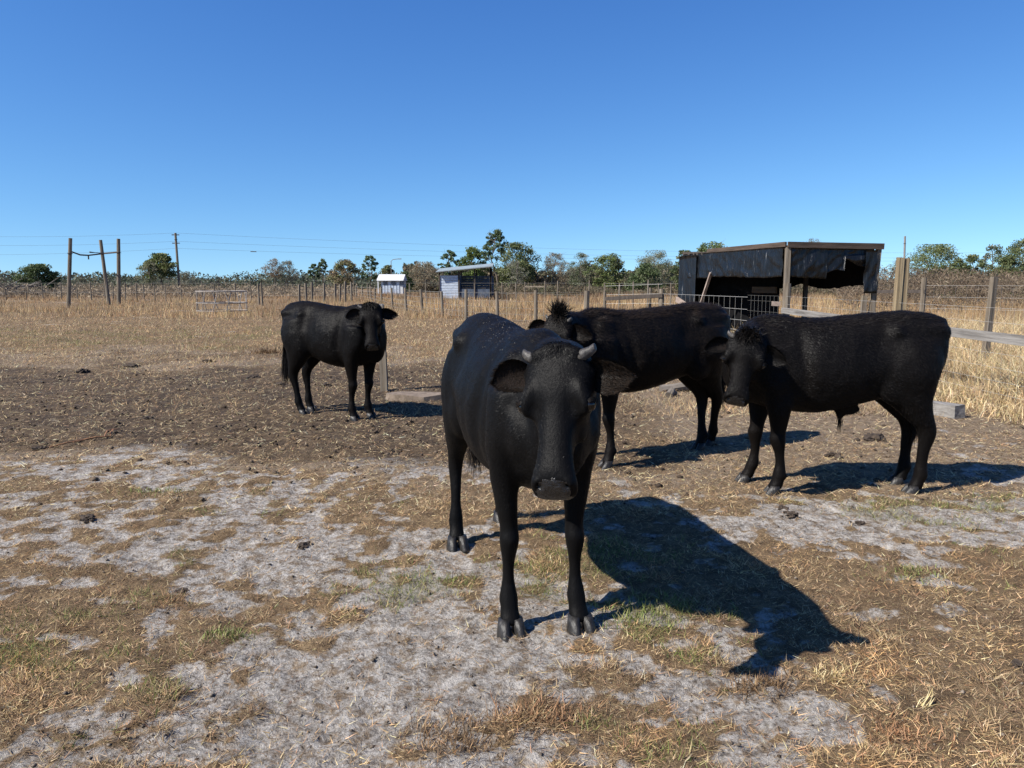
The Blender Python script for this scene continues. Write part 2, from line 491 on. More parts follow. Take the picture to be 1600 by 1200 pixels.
# tall dry grass in the middle and left distance
x, y = scatter(330000, 21, 95, 1.15, .82, 1)
tm = tallmask(x, y)
cl = fbm(x * .28, y * .16, 63, 4)
keep = (rng.uniform(0, 1, len(x)) < tm * np.clip(.45 + 2.6 * cl, .06, 1))
x, y, cl = x[keep], y[keep], cl[keep]; n = len(x); print('tall far', n)
hay = palette(n, [(.56, .425, .235), (.46, .335, .18), (.33, .23, .125), (.62, .50, .31), (.38, .23, .12)], [3, 3, 2, 1.6, 1.0], .16)
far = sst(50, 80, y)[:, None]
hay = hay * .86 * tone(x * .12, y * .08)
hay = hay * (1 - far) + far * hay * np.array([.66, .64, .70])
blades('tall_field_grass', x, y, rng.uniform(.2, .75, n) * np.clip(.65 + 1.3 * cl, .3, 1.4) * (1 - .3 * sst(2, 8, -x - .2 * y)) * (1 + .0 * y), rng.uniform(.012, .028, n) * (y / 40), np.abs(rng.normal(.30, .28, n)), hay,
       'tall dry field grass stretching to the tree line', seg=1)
# soil crumbs
def crumbs(name, n0, y0, y1, smin, smax, label, dens, c0, c1, dirtw):
    x, y = scatter(n0, y0, y1, 1.0)
    d, th_, g = masks(x, y)
    keep = rng.uniform(0, 1, len(x)) < np.clip(dens + dirtw * d, 0, 1)
    x, y = x[keep], y[keep]; n = len(x)
    s = smin * (smax / smin) ** (rng.uniform(0, 1, n) ** 3.2)
    z = hgt(x, y) + s * .25
    ico = np.array([(1, 0, 0), (-1, 0, 0), (0, 1, 0), (0, -1, 0), (0, 0, .6), (0, 0, -.6)], float)
    tri = np.array([(0, 2, 4), (2, 1, 4), (1, 3, 4), (3, 0, 4), (2, 0, 5), (1, 2, 5), (3, 1, 5), (0, 3, 5)])
    v = ico[None] * s[:, None, None] * rng.uniform(.55, 1.3, (n, 6, 3))
    a = rng.uniform(0, 6.28, n); ca, sa = np.cos(a)[:, None], np.sin(a)[:, None]
    v = np.stack([v[..., 0] * ca - v[..., 1] * sa, v[..., 0] * sa + v[..., 1] * ca, v[..., 2]], -1) + np.stack([x, y, z], -1)[:, None]
    me = mesh_np(name, v.reshape(-1, 3), tris=(np.arange(n)[:, None, None] * 6 + tri[None]).reshape(-1, 3))
    f = rng.uniform(0, 1, (n, 1)); cc = np.array(c0) * (1 - f) + np.array(c1) * f
    add_col(me, np.repeat(cc, 6, 0))
    tag(link(name, me, M_CRUMB), label, 'soil', kind='stuff')
M_CRUMB = attr_mat('soil_crumb', .95, 0, .1)
crumbs('soil_crumbs', 19000, 1.7, 6.5, .003, .013, 'small dark soil and dung crumbs on the pale sand', .35, (.05, .037, .027), (.2, .165, .13), .3)
crumbs('dirt_clods', 16000, 5, 24, .007, .036, 'dark clods scattered over the trodden dirt', .10, (.03, .022, .017), (.12, .09, .065), .7)

# ------------------------------------------------------------------ cattle
def coat_mat(name, base, brown, bump=.38):
    m, t, b = new_mat(name)
    tc = N(t, 'ShaderNodeTexCoord')
    mp = N(t, 'ShaderNodeMapping'); mp.inputs['Scale'].default_value = (.8, 1, .45)
    t.links.new(tc.outputs['Object'], mp.inputs[0])
    n1 = N(t, 'ShaderNodeTexNoise', Scale=3.0, Detail=4)
    t.links.new(mp.outputs[0], n1.inputs['Vector'])
    rp = ramp(t, [(.35, base), (.75, brown)])
    t.links.new(n1.outputs['Fac'], rp.inputs[0])
    t.links.new(rp.outputs[0], b.inputs['Base Color'])
    b.inputs['Roughness'].default_value = .48
    b.inputs['Specular IOR Level'].default_value = .07
    b.inputs['Sheen Weight'].default_value = .0
    b.inputs['Sheen Roughness'].default_value = .4
    n2 = N(t, 'ShaderNodeTexNoise', Scale=95, Detail=4, Roughness=.75)
    t.links.new(mp.outputs[0], n2.inputs['Vector'])
    n3 = N(t, 'ShaderNodeTexNoise', Scale=16, Detail=3, Roughness=.6)
    t.links.new(mp.outputs[0], n3.inputs['Vector'])
    ad = N(t, 'ShaderNodeMath', operation='ADD')
    ml = N(t, 'ShaderNodeMath', operation='MULTIPLY'); ml.inputs[1].default_value = 1.2
    t.links.new(n3.outputs['Fac'], ml.inputs[0]); t.links.new(n2.outputs['Fac'], ad.inputs[0]); t.links.new(ml.outputs[0], ad.inputs[1])
    bp = N(t, 'ShaderNodeBump', Strength=bump, Distance=.006)
    t.links.new(ad.outputs[0], bp.inputs['Height'])
    t.links.new(bp.outputs[0], b.inputs['Normal'])
    return m
M_COAT = coat_mat('sleek_black_coat', (.0030, .0028, .0029), (.0052, .0048, .0047))
M_COAT_W = coat_mat('winter_black_coat', (.0026, .0023, .0023), (.0062, .0047, .0039), .6)
M_HAIR = attr_mat('coat_hair', .42, 0, .07)
def simple(name, c, rough, spec=.5, coat=0):
    m, t, b = new_mat(name)
    b.inputs['Base Color'].default_value = (*c, 1); b.inputs['Roughness'].default_value = rough
    b.inputs['Specular IOR Level'].default_value = spec; b.inputs['Coat Weight'].default_value = coat
    return m
M_NOSE = noise_mat('wet_nose', (.008, .007, .0065), (.017, .0145, .013), 70, .24, .5, spec=.5)
M_EYE = simple('dark_eye', (.005, .0035, .003), .06, .5)
M_HORN = noise_mat('horn', (.012, .011, .010), (.05, .045, .041), 26, .5, .3, (1, 1, 1), c3=(.13, .12, .11))
M_HOOF = noise_mat('hoof', (.008, .0075, .007), (.030, .027, .025), 20, .4, .3, (3, 3, .6))
M_NOSTRIL = simple('nostril_shade', (.0015, .0012, .0012), .9, .02)  # black put in for the shade inside the nostril holes
M_EARIN = simple('ear_inside', (.012, .008, .007), .85, .1)

def cr(vals, k):
    """Catmull-Rom densify rows of vals, k steps per segment"""
    a = np.asarray(vals, float)
    p = np.concatenate([2 * a[:1] - a[1:2], a, 2 * a[-1:] - a[-2:-1]])
    out = []
    for i in range(1, len(p) - 2):
        for j in range(k):
            t = j / k
            out.append(.5 * ((2 * p[i]) + (-p[i - 1] + p[i + 1]) * t + (2 * p[i - 1] - 5 * p[i] + 4 * p[i + 1] - p[i + 2]) * t * t + (-p[i - 1] + 3 * p[i] - 3 * p[i + 1] + p[i + 2]) * t ** 3))
    out.append(p[-2])
    return np.array(out)
class Solid:
    def __init__(s): s.v = []; s.f = []
    def loft(s, C, S, U, w, up, dn, e1=2.0, e2=2.0, n=28):
        e1 = np.broadcast_to(e1, (len(C),))
        """rings: centre, side vector, up vector, half width, extent up, extent down"""
        C, S, U = np.asarray(C), np.asarray(S), np.asarray(U)
        th = np.arange(n) * 2 * np.pi / n
        c, sn = np.cos(th), np.sin(th)
        off = len(s.v)
        for i in range(len(C)):
            e = np.where(sn > 0, e1[i], e2)
            a = np.sign(c) * np.abs(c) ** (2 / e) * w[i]
            b_ = np.where(sn > 0, up[i], dn[i]) * np.sign(sn) * np.abs(sn) ** (2 / e)
            pts = C[i] + a[:, None] * S[i] + b_[:, None] * U[i]
            s.v += [tuple(p) for p in pts]
        m = len(C)
        for i in range(m - 1):
            for k in range(n):
                s.f.append((off + i * n + k, off + i * n + (k + 1) % n, off + (i + 1) * n + (k + 1) % n, off + (i + 1) * n + k))
        s.f.append(tuple(off + k for k in range(n))[::-1])
        s.f.append(tuple(off + (m - 1) * n + k for k in range(n)))
    def ell(s, c, r, M=None, nu=10, nv=16):
        off = len(s.v)
        c = np.asarray(c, float)
        M = np.eye(3) if M is None else np.asarray(M)
        pts = [(0, 0, 1)] + [(math.sin(a) * math.cos(b_), math.sin(a) * math.sin(b_), math.cos(a)) for a in [math.pi * i / nu for i in range(1, nu)] for b_ in [2 * math.pi * j / nv for j in range(nv)]] + [(0, 0, -1)]
        for p in pts: s.v.append(tuple(c + M @ (np.asarray(p) * np.asarray(r))))
        for j in range(nv): s.f.append((off, off + 1 + j, off + 1 + (j + 1) % nv))
        for i in range(nu - 2):
            for j in range(nv):
                a = off + 1 + i * nv
                s.f.append((a + j, a + nv + j, a + nv + (j + 1) % nv, a + (j + 1) % nv))
        last = off + 1 + (nu - 1) * nv; a = off + 1 + (nu - 2) * nv
        for j in range(nv): s.f.append((a + j, last, a + (j + 1) % nv))
def nrm(v): v = np.asarray(v, float); return v / (np.linalg.norm(v) + 1e-9)

def remesh(solid, voxel):
    me = bpy.data.meshes.new('tmp'); me.from_pydata(solid.v, [], solid.f); me.update()
    o = bpy.data.objects.new('tmp', me); col.objects.link(o)
    mod = o.modifiers.new('r', 'REMESH'); mod.mode = 'VOXEL'; mod.voxel_size = voxel; mod.adaptivity = 0
    dg = bpy.context.evaluated_depsgraph_get()
    m2 = bpy.data.meshes.new_from_object(o.evaluated_get(dg))
    bpy.data.objects.remove(o); bpy.data.meshes.remove(me)
    v = np.empty(len(m2.vertices) * 3, np.float32); m2.vertices.foreach_get('co', v)
    e = np.empty(len(m2.edges) * 2, np.int32); m2.edges.foreach_get('vertices', e)
    f = np.empty(len(m2.polygons) * 4, np.int32)
    tot = np.empty(len(m2.polygons), np.int32); m2.polygons.foreach_get('loop_total', tot)
    assert (tot == 4).all()
    lv = np.empty(len(m2.loops), np.int32); m2.loops.foreach_get('vertex_index', lv)
    bpy.data.meshes.remove(m2)
    return v.reshape(-1, 3).astype(float), e.reshape(-1, 2), lv.reshape(-1, 4)
def smooth(v, e, w, it):
    n = len(v)
    deg = np.bincount(e.ravel(), minlength=n)[:, None].astype(float)
    for _ in range(it):
        s = np.stack([np.bincount(e[:, 0], v[e[:, 1], k], n) + np.bincount(e[:, 1], v[e[:, 0], k], n) for k in range(3)], -1)
        v = v + w[:, None] * .5 * (s / np.maximum(deg, 1) - v)
    return v
def vnormals(v, q):
    a = np.cross(v[q[:, 2]] - v[q[:, 0]], v[q[:, 3]] - v[q[:, 1]])
    n = np.stack([sum(np.bincount(q[:, j], a[:, k], len(v)) for j in range(4)) for k in range(3)], -1)
    return n / (np.linalg.norm(n, axis=1, keepdims=True) + 1e-12)

# x, z_top, z_bottom, half width at 1.25 m withers
TORSO = [(-.795, 1.13, .93, .060), (-.770, 1.212, .84, .125), (-.70, 1.248, .76, .175), (-.60, 1.262, .72, .205), (-.46, 1.272, .675, .232), (-.30, 1.258, .635, .240),
         (-.12, 1.238, .585, .268), (.05, 1.222, .555, .282), (.20, 1.222, .555, .268), (.34, 1.245, .575, .232), (.46, 1.245, .60, .200), (.57, 1.19, .645, .170), (.66, 1.10, .70, .130), (.71, 1.0, .78, .075)]
FLEG = [(.44, 1.02, .13, .070, .165), (.44, .86, .135, .080, .165), (.40, .72, .110, .078, .16), (.385, .62, .088, .066, .15), (.385, .52, .066, .053, .14), (.39, .43, .050, .044, .13),
        (.397, .385, .054, .049, .13), (.393, .34, .047, .042, .13), (.386, .28, .034, .031, .13), (.384, .21, .033, .030, .13), (.388, .16, .040, .040, .13), (.392, .125, .045, .046, .13), (.405, .09, .041, .044, .13), (.42, .055, .046, .050, .13), (.425, .03, .045, .048, .13)]
HLEG = [(-.50, 1.08, .19, .09, .13), (-.505, .92, .215, .125, .135), (-.50, .78, .195, .118, .14), (-.515, .67, .155, .092, .145), (-.575, .57, .108, .070, .145), (-.645, .48, .072, .052, .14),
        (-.664, .425, .060, .046, .14), (-.662, .37, .049, .040, .14), (-.650, .30, .040, .034, .14), (-.645, .22, .036, .033, .14), (-.643, .165, .042, .041, .14), (-.645, .125, .046, .047, .14), (-.63, .09, .041, .044, .14), (-.615, .055, .046, .050, .14), (-.61, .03, .045, .048, .14)]
# along the face from poll to muzzle (unit length): t, half width, total depth, dorsal offset
HEAD = [(-.05, .070, .20, -.055), (.0, .112, .27, -.012), (.08, .132, .34, .010), (.18, .138, .40, .014), (.30, .138, .43, .012), (.40, .122, .41, .000), (.50, .098, .375, -.006), (.62, .080, .30, -.008), (.74, .075, .245, -.008),
        (.83, .083, .240, -.004), (.885, .090, .228, -.014), (.935, .092, .198, -.048), (.975, .083, .140, -.096), (.998, .058, .062, -.145)]
JAW = [(.42, .070, .30, .46), (.55, .062, .25, .385), (.70, .056, .205, .315), (.82, .060, .185, .285), (.89, .060, .180, .265), (.935, .045, .19, .245)]

def make_cow(label, front, hind, H, poll, muzzle, face_n, voxel, coat, seed, hair_n, hair_len, horns=True, width=1.0, tuft=.03, ears=(0, 0), droop=.25, belly=1.0,
             tail_side=0.0, ridge=.02, hair_brown=.3, neck_drop=0.0, jawopen=0.0, sheath=False, tail_bend=(0, 0), headlen=None, bone=1.0, topz=0.0, hooff=None, specks=0, headw=1.0, neckw=1.0, legr=1.0, earf=-.28, earbr=0.0, earl=.345, forelock=None):
    """front/hind = (left hoof, right hoof) world points; poll, muzzle, face_n = head pose in world"""
    rg = np.random.default_rng(seed)
    s = H / 1.25
    fm = (front[0] + front[1]) / 2; hm = (hind[0] + hind[1]) / 2
    hd = fm - hm; hd.z = 0; sep = hd.length; yaw = math.atan2(hd.y, hd.x)
    xs = min(max(sep / (1.03 * s), .93), 1.13)
    O = hm + hd * (.61 / 1.03); O.z = 0
    root = empty('cow', O, yaw)
    tag(root, label, 'cow', 'black cattle in the paddock')
    Minv = (Matrix.Translation(O) @ Matrix.Rotation(yaw, 4, 'Z')).inverted()
    Rinv = Minv.to_3x3()
    L = lambda p: np.array(Minv @ Vector(p))
    sol = Solid()
    SY, UZ = np.array([0, 1., 0]), np.array([0, 0, 1.])
    # torso
    T = cr(TORSO, 4); T[:, 2] = np.where(T[:, 2] < .66, .66 - (.66 - T[:, 2]) * belly, T[:, 2])
    x = T[:, 0] * s * xs; top = T[:, 1] * s; bot = T[:, 2] * s; w = np.maximum(T[:, 3], .02) * s * width
    cz = bot + (top - bot) * .47
    C = np.stack([x, 0 * x, cz], -1)
    sol.loft(C, [SY] * len(x), [UZ] * len(x), w, top - cz, cz - bot, np.interp(T[:, 0], [-.8, -.6, -.40, -.2, .1, .45], [2.1, 2.0, 1.75, 1.8, 1.85, 1.7] if bone < 1.6 else [1.9, 1.65, 1.5, 1.6, 1.8, 1.65]), 2.15, 36)
    # hip bones, pin bones, shoulder blades, brisket
    for sg in (1, -1):
        Mh = np.array(Matrix.Rotation(R(18), 3, 'Y'))
        sol.ell((-.40 * s * xs, sg * .105 * s * width, 1.142 * s), (.085 * s, .118 * s, .058 * s), np.array(Matrix.Rotation(R(-16 * sg), 3, 'X')))
        sol.ell((-.57 * s * xs, sg * .125 * s * width, 1.125 * s), (.21 * s, .055 * s, .055 * s), np.array(Matrix.Rotation(R(5), 3, 'Y')))
        sol.ell((-.735 * s * xs, sg * .085 * s * width, 1.12 * s), (.07 * s, .045 * s, .065 * s))
        sol.ell((.385 * s * xs, sg * .130 * s * width, .955 * s), (.14 * s, .080 * s, .22 * s), Mh)
        sol.ell((.52 * s * xs, sg * .125 * s * width, .86 * s), (.13 * s, .075 * s, .13 * s))
        sol.ell((-.42 * s * xs, sg * .17 * s * width, .78 * s), (.14 * s, .075 * s, .16 * s))
    sol.ell((.565 * s * xs, 0, .76 * s), (.12 * s, .10 * s, .15 * s))
    sol.ell((-.76 * s * xs, 0, 1.17 * s), (.06 * s, .05 * s, .06 * s))
    # legs
    hoof_l = []
    for leg, tg, x0 in ((FLEG, front, .42), (HLEG, hind, -.61)):
        for sg, tp in ((1, tg[0]), (-1, tg[1])):
            tl = L(tp)
            dx = tl[0] - x0 * s * (xs if True else 1); dy = tl[1] - sg * leg[-1][4] * s
            Lg = cr(leg, 4)
            z = Lg[:, 1] * s
            k = np.clip(1 - z / (.86 * s), 0, 1) ** .9
            cx = Lg[:, 0] * s + (x0 * s * (xs - 1)) + dx * k
            cy = sg * Lg[:, 4] * s + dy * k
            rr = legr
            sol.loft(np.stack([cx, cy, z], -1), [SY] * len(z), [np.array([1., 0, 0])] * len(z), Lg[:, 3] * s * rr, Lg[:, 2] * s * rr, Lg[:, 2] * s * rr, 2, 2, 18)
            # dew claws
            for q in (1, -1): sol.ell((tl[0] - .055 * s, tl[1] + q * .024 * s, .125 * s), (.016, .014, .022))
            hoof_l.append((tl, leg is FLEG))
    # head frame
    p0, p1 = L(poll), L(muzzle)
    a = nrm(p1 - p0)
    fn = np.array(Rinv @ Vector(face_n)); fn = nrm(fn - a * fn.dot(a)); sd = np.cross(fn, a)      # sd: animal's left
    HL = headlen or np.linalg.norm(p1 - p0)
    if headlen: p0 = p1 - a * HL
    D = cr(HEAD, 5); t = D[:, 0]
    w = D[:, 1] * 1.04 * HL * headw; dep = D[:, 2] * HL; dof = D[:, 3] * HL
    cu = dep * .36
    C = p0 + (t * HL)[:, None] * a + (dof - cu)[:, None] * fn
    # lip line: the upper head ends above the jaw near the muzzle
    cut = sst(.50, .72, t) * .25
    sol.loft(C, [sd] * len(t), [fn] * len(t), w * 1.62, cu, (dep - cu) * (1 - cut), 2.05, 1.95, 32)
    J = cr(JAW, 4); tj = J[:, 0]
    jt, jb = J[:, 2] * HL, J[:, 3] * HL
    opn = jawopen * np.clip((tj - .45) / .5, 0, 1) * HL
    Cj = p0 + (tj * HL)[:, None] * a - ((jt + jb) / 2 + opn)[:, None] * fn
    sol.loft(Cj, [sd] * len(tj), [fn] * len(tj), J[:, 1] * HL * 1.35 * headw, (jb - jt) / 2, (jb - jt) / 2, 2, 2, 24)
    hp = lambda t_, s_, n_: p0 + HL * (t_ * a + s_ * headw * sd + n_ * fn)
    Mh = np.stack([a, sd, fn], -1)
    for sg in (1, -1):
        sol.ell(hp(.355, sg * .195, -.075), np.array((.115, .045, .075)) * HL, Mh)     # orbit
        sol.ell(hp(.30, sg * .165, -.035), np.array((.10, .05, .045)) * HL, Mh)          # brow
        sol.ell(hp(.42, sg * .125, -.25), np.array((.19, .05, .13)) * HL, Mh)        # cheek
        sol.ell(hp(.905, sg * .098, -.075), np.array((.065, .048, .055)) * HL, Mh)       # nostril wing
        sol.ell(hp(.03, sg * .12, -.04), np.array((.06, .07, .06)) * HL, Mh)             # horn base
        sol.ell(hp(.13, sg * .20, -.14), np.array((.05, .06, .05)) * HL, Mh)             # ear base
    sol.ell(hp(-.01, 0, -.04), np.array((.06, .13, .075)) * HL, Mh)
    # neck
    base = np.array((.36 * s * xs, 0, .985 * s)); end = hp(.14, 0, -.23)
    d0 = nrm((1, 0, .12)); Ln = np.linalg.norm(end - base)
    d1 = nrm(-fn * .75 + a * -.25 + (0, 0, -.1))                                         # into the neck from the head
    b1 = base + d0 * Ln * .45; b2 = end + d1 * Ln * .28
    tt = np.linspace(0, 1, 16)[:, None]
    C = (1 - tt) ** 3 * base + 3 * (1 - tt) ** 2 * tt * b1 + 3 * (1 - tt) * tt ** 2 * b2 + tt ** 3 * end
    dC = np.gradient(C, axis=0); dC /= np.linalg.norm(dC, axis=1, keepdims=True)
    S_ = np.cross(np.tile(UZ, (16, 1)), dC); S_ /= np.linalg.norm(S_, axis=1, keepdims=True)
    # blend ring frame towards the head's frame
    blend = sst(.55, 1.0, tt)
    S_ = S_ * (1 - blend) + sd * blend; S_ /= np.linalg.norm(S_, axis=1, keepdims=True)
    U_ = np.cross(dC, S_)
    t1 = tt[:, 0]
    wn = (.165 + (.098 - .165) * t1 ** .8) * s * (.5 + .5 * width) * neckw
    un = (.255 + (.125 - .255) * t1 ** .75) * s
    dn = (.30 + (.135 - .30) * t1 ** .7) * s * neckw
    sol.loft(C, S_, U_, wn, un, dn, 1.9, 2.0, 28)
    for i in (3, 6, 9):                                                                  # dewlap
        sol.ell(C[i] - U_[i] * dn[i] * .92, (.10 * s, .028 * s, .07 * s))
    if sheath:
        sol.ell((-.16 * s, 0, .575 * s), (.10 * s, .038 * s, .045 * s)); sol.ell((-.115 * s, 0, .54 * s), (.03 * s, .026 * s, .045 * s))
    # tail
    tb = np.array((-.76 * s * xs, 0, 1.195 * s))
    TP = np.array([tb + (.06, 0, .0), tb + (-.012, 0, .0), tb + (-.045, tail_side * .2, -.10), tb + (-.050 + tail_bend[0] * .4, tail_side * .5 + tail_bend[1] * .4, -.32), tb + (-.02 + tail_bend[0], tail_side + tail_bend[1], -.60)])
    TPc = cr(TP, 5); rr = np.linspace(.036, .017, len(TPc)) * s
    sol.loft(TPc, [SY] * len(TPc), [np.array([1., 0, 0])] * len(TPc), rr, rr, rr, 2, 2, 12)
    # one continuous skin
    v, e, q = remesh(sol, voxel)
    hx = (v - p0) @ a / HL; hs = (v - p0) @ sd / HL / headw; hn = (v - p0) @ fn / HL
    head_w = np.clip(1 - np.maximum(np.maximum(-hx - .02, hx - 1.1), np.maximum(np.abs(hs) - .3, np.maximum(hn - .15, -hn - .52))) / .12, 0, 1)
    low = sst(.66 * s, .46 * s, v[:, 2])
    wgt = np.clip(1 - .97 * np.maximum(head_w, low * .93), .0, 1)
    k = .010 / voxel
    v = smooth(v, e, wgt, int(17 * k * k)); v = smooth(v, e, np.full(len(v), .8), max(3, int(5 * k)))
    nv = vnormals(v, q)
    # fine anatomy pressed into the skin
    hx = (v - p0) @ a / HL; hs = (v - p0) @ sd / HL / headw; hn = (v - p0) @ fn / HL
    disp = np.zeros(len(v))
    for sg in (1, -1):
        r2 = ((hx - .930 - .35 * (np.abs(hs) - .08)) / .030) ** 2 + ((hs - sg * .092) / .032) ** 2 + ((hn + .065) / .05) ** 2
        disp -= .036 * np.exp(-r2 * 1.5) * HL / .5
        disp -= .010 * np.exp(-(((hx - .42) / .10) ** 2 + ((hs - sg * .12) / .05) ** 2 + ((hn + .02) / .12) ** 2))
        disp -= .012 * np.exp(-(((hx - .60) / .14) ** 2 + ((hs - sg * .15) / .06) ** 2 + ((hn + .12) / .09) ** 2))
    xx, zz = v[:, 0] / (s * xs), v[:, 2] / s
    tor = np.exp(-((xx + .02) / .36) ** 4) * np.exp(-((zz - .93) / .26) ** 4) * (1 - head_w) * (np.abs(v[:, 1]) > .08)
    disp += .0006 * bone * np.sin((xx + .22 * (zz - .9)) * 2 * np.pi / .105) * tor          # ribs
    disp -= .022 * bone * np.exp(-(((xx + .27) / .12) ** 2 + ((zz - 1.04) / .11) ** 2)) * (np.abs(v[:, 1]) > .1)   # flank hollow
    disp -= .010 * np.exp(-(((xx + .60) / .10) ** 2 + ((zz - 1.10) / .07) ** 2)) * (np.abs(v[:, 1]) > .06)
    disp -= .022 * np.exp(-(((xx - .23 - .12 * (zz - .88)) / .045) ** 2 + ((zz - .88) / .24) ** 2)) * (np.abs(v[:, 1]) > .1)
    disp -= .020 * np.exp(-(((xx - .60 + .35 * (zz - 1.0)) / .04) ** 2 + ((zz - .98) / .16) ** 2)) * (np.abs(v[:, 1]) > .07) * (1 - head_w)
    disp -= .012 * np.exp(-(((xx - .36) / .05) ** 2 + ((zz - .70) / .05) ** 2)) * (np.abs(v[:, 1]) > .09)
    disp += .010 * fbm(v[:, 0] * 5 + seed, v[:, 2] * 5 + v[:, 1] * 4, seed, 3) * (1 - head_w * .8) * (1 - low)
    v = v + nv * disp[:, None]
    nv = vnormals(v, q)
    nose = ((hs / .118) ** 2 + ((hx - .955) / .078) ** 2 < 1) & (hn < .03) & (hn > -.21)
    fmat = np.where(nose[q].sum(1) >= 3, 1, 0).astype(np.int32)
    # ears: cupped leaves fixed to the head
    vs, qs, ms, ear_rows = [v], [q], [fmat], []
    off = len(v)
    for sg, tilt in ((1, ears[0]), (-1, ears[1])):
        e0 = hp(.13, sg * .20, -.14)
        dirv = nrm(sd * sg * 1.0 + a * (droop + tilt) + fn * earf)
        fw = nrm(fn * .9 + a * .45 - dirv * (fn * .9 + a * .45).dot(dirv))
        wd = np.cross(dirv, fw)
        nu_, nv_ = 13, 15
        EL = earl * HL
        rows = []
        for i in range(nu_):
            u = i / (nu_ - 1)
            wv = .118 * HL * (math.sin(math.pi * min(1, (.10 + .88 * u)) ** .80) ** .62) * (1 if u < 1 else .3)
            c0 = e0 + dirv * (EL * u) + wd * (.012 * math.sin(u * 3))
            for side in (0, 1):
                for j in range(nv_):
                    vv = -1 + 2 * j / (nv_ - 1)
                    cup = .55 * wv * (1 - .55 * u)
                    dpt = -cup * (1 - vv * vv) - (.012 * (1 - vv ** 4) * (1 - .5 * u) if side == 0 else 0)
                    rows.append(c0 + wd * (vv * wv) + fw * (dpt + cup * .5))
        rows = np.array(rows); fs = []; mm = []
        id_ = lambda i, sd_, j: off + (i * 2 + sd_) * nv_ + j
        for i in range(nu_ - 1):
            for j in range(nv_ - 1):
                A = (id_(i, 0, j), id_(i, 0, j + 1), id_(i + 1, 0, j + 1), id_(i + 1, 0, j)); B = (id_(i, 1, j), id_(i + 1, 1, j), id_(i + 1, 1, j + 1), id_(i, 1, j + 1))
                if sg > 0: A, B = A[::-1], B[::-1]
                fs.append(A); mm.append(0); fs.append(B); mm.append(2 if abs(j - 6.5) < 5 and i < 11 else 0)
        vs.append(rows); qs.append(np.array(fs)); ms.append(np.array(mm, np.int32)); off += len(rows)
    # upper eyelids
    for sg in (1, -1):
        ec = hp(.375, sg * .226, -.080); ax = nrm(sd * sg * .85 + fn * .45 - a * .0)
        upv = nrm(-a + fn * .3 - ax * (-a + fn * .3).dot(ax)); sv = np.cross(ax, upv)
        r = .047 * HL; rows = []; nu_, nv_ = 8, 12
        for i in range(nu_):
            for j in range(nv_):
                th = -1.0 + 2.0 * j / (nv_ - 1); ph = .30 + .75 * i / (nu_ - 1)
                dv = upv * math.sin(ph) * math.cos(th) + sv * math.sin(th) * 1.0 + ax * math.cos(ph) * math.cos(th)
                rows.append(ec + nrm(dv) * r * 1.12)
        fs = [(off + i * nv_ + j, off + i * nv_ + j + 1, off + (i + 1) * nv_ + j + 1, off + (i + 1) * nv_ + j) for i in range(nu_ - 1) for j in range(nv_ - 1)]
        vs.append(np.array(rows)); qs.append(np.array(fs)); ms.append(np.zeros(len(fs), np.int32)); off += len(rows)
    V = np.concatenate(vs); Q = np.concatenate(qs); MI = np.concatenate(ms)
    me = mesh_np('body', V, quads=Q, smooth=True)
    body = link('body', me, [coat, M_NOSE, M_EARIN], root)
    if len(me.polygons) == len(MI): me.polygons.foreach_set('material_index', MI)
    # eyes
    for sg in (1, -1):
        es = Solid(); es.ell((0, 0, 0), (.050 * HL,) * 3, None, 10, 16)
        mo = bpy.data.meshes.new('eye'); mo.from_pydata(es.v, [], es.f); mo.polygons.foreach_set('use_smooth', [True] * len(mo.polygons))
        link('eye', mo, M_EYE, root, Vector(hp(.378, sg * .214, -.080)))
    for sg in (1, -1):                                       # nostrils: matte black blobs painted in for the shaded holes
        es = Solid(); Mn = np.stack([nrm(a * .55 + sd * sg * .75 - fn * .45), nrm(np.cross(sd, a * .5 + sd * sg * .8)), nrm(a + fn)], -1)
        es.ell((0, 0, 0), np.array((.040, .017, .017)) * HL, Mn, 8, 12)
        ci_ = np.argmin((hx - .925) ** 2 + (hs - sg * .088) ** 2 + ((hn + .06) * .3) ** 2)
        mo = bpy.data.meshes.new('nostril'); mo.from_pydata(es.v, [], es.f); mo.polygons.foreach_set('use_smooth', [True] * len(mo.polygons))
        link('nostril', mo, M_NOSTRIL, root, Vector(v[ci_] - nv[ci_] * .010 * HL))
    # horn stubs
    if horns:
        for sg in (1, -1):
            hl = horns if not isinstance(horns, tuple) else horns[0 if sg > 0 else 1]
            if hl <= 0: continue
            c0 = hp(.045, sg * .15, -.045); d = nrm(sd * sg * 1.0 - a * .22 + fn * .08)
            pts = np.array([c0 + d * hl * q_ for q_ in (0, .35, .7, .93, 1.0, .965)]) - np.outer((0, .0, .004, .012, .014, .014), a) * 1.0
            so = Solid(); u1 = nrm(np.cross(d, a)); u2 = np.cross(d, u1)
            rr = np.array((.022, .020, .017, .015, .012, .004)) * HL / .5
            so.loft(pts, [u1] * 6, [u2] * 6, rr, rr, rr, 2, 2, 14)
            mo = bpy.data.meshes.new('horn'); mo.from_pydata(so.v, [], so.f); mo.polygons.foreach_set('use_smooth', [True] * len(mo.polygons))
            link('horn', mo, M_HORN, root)
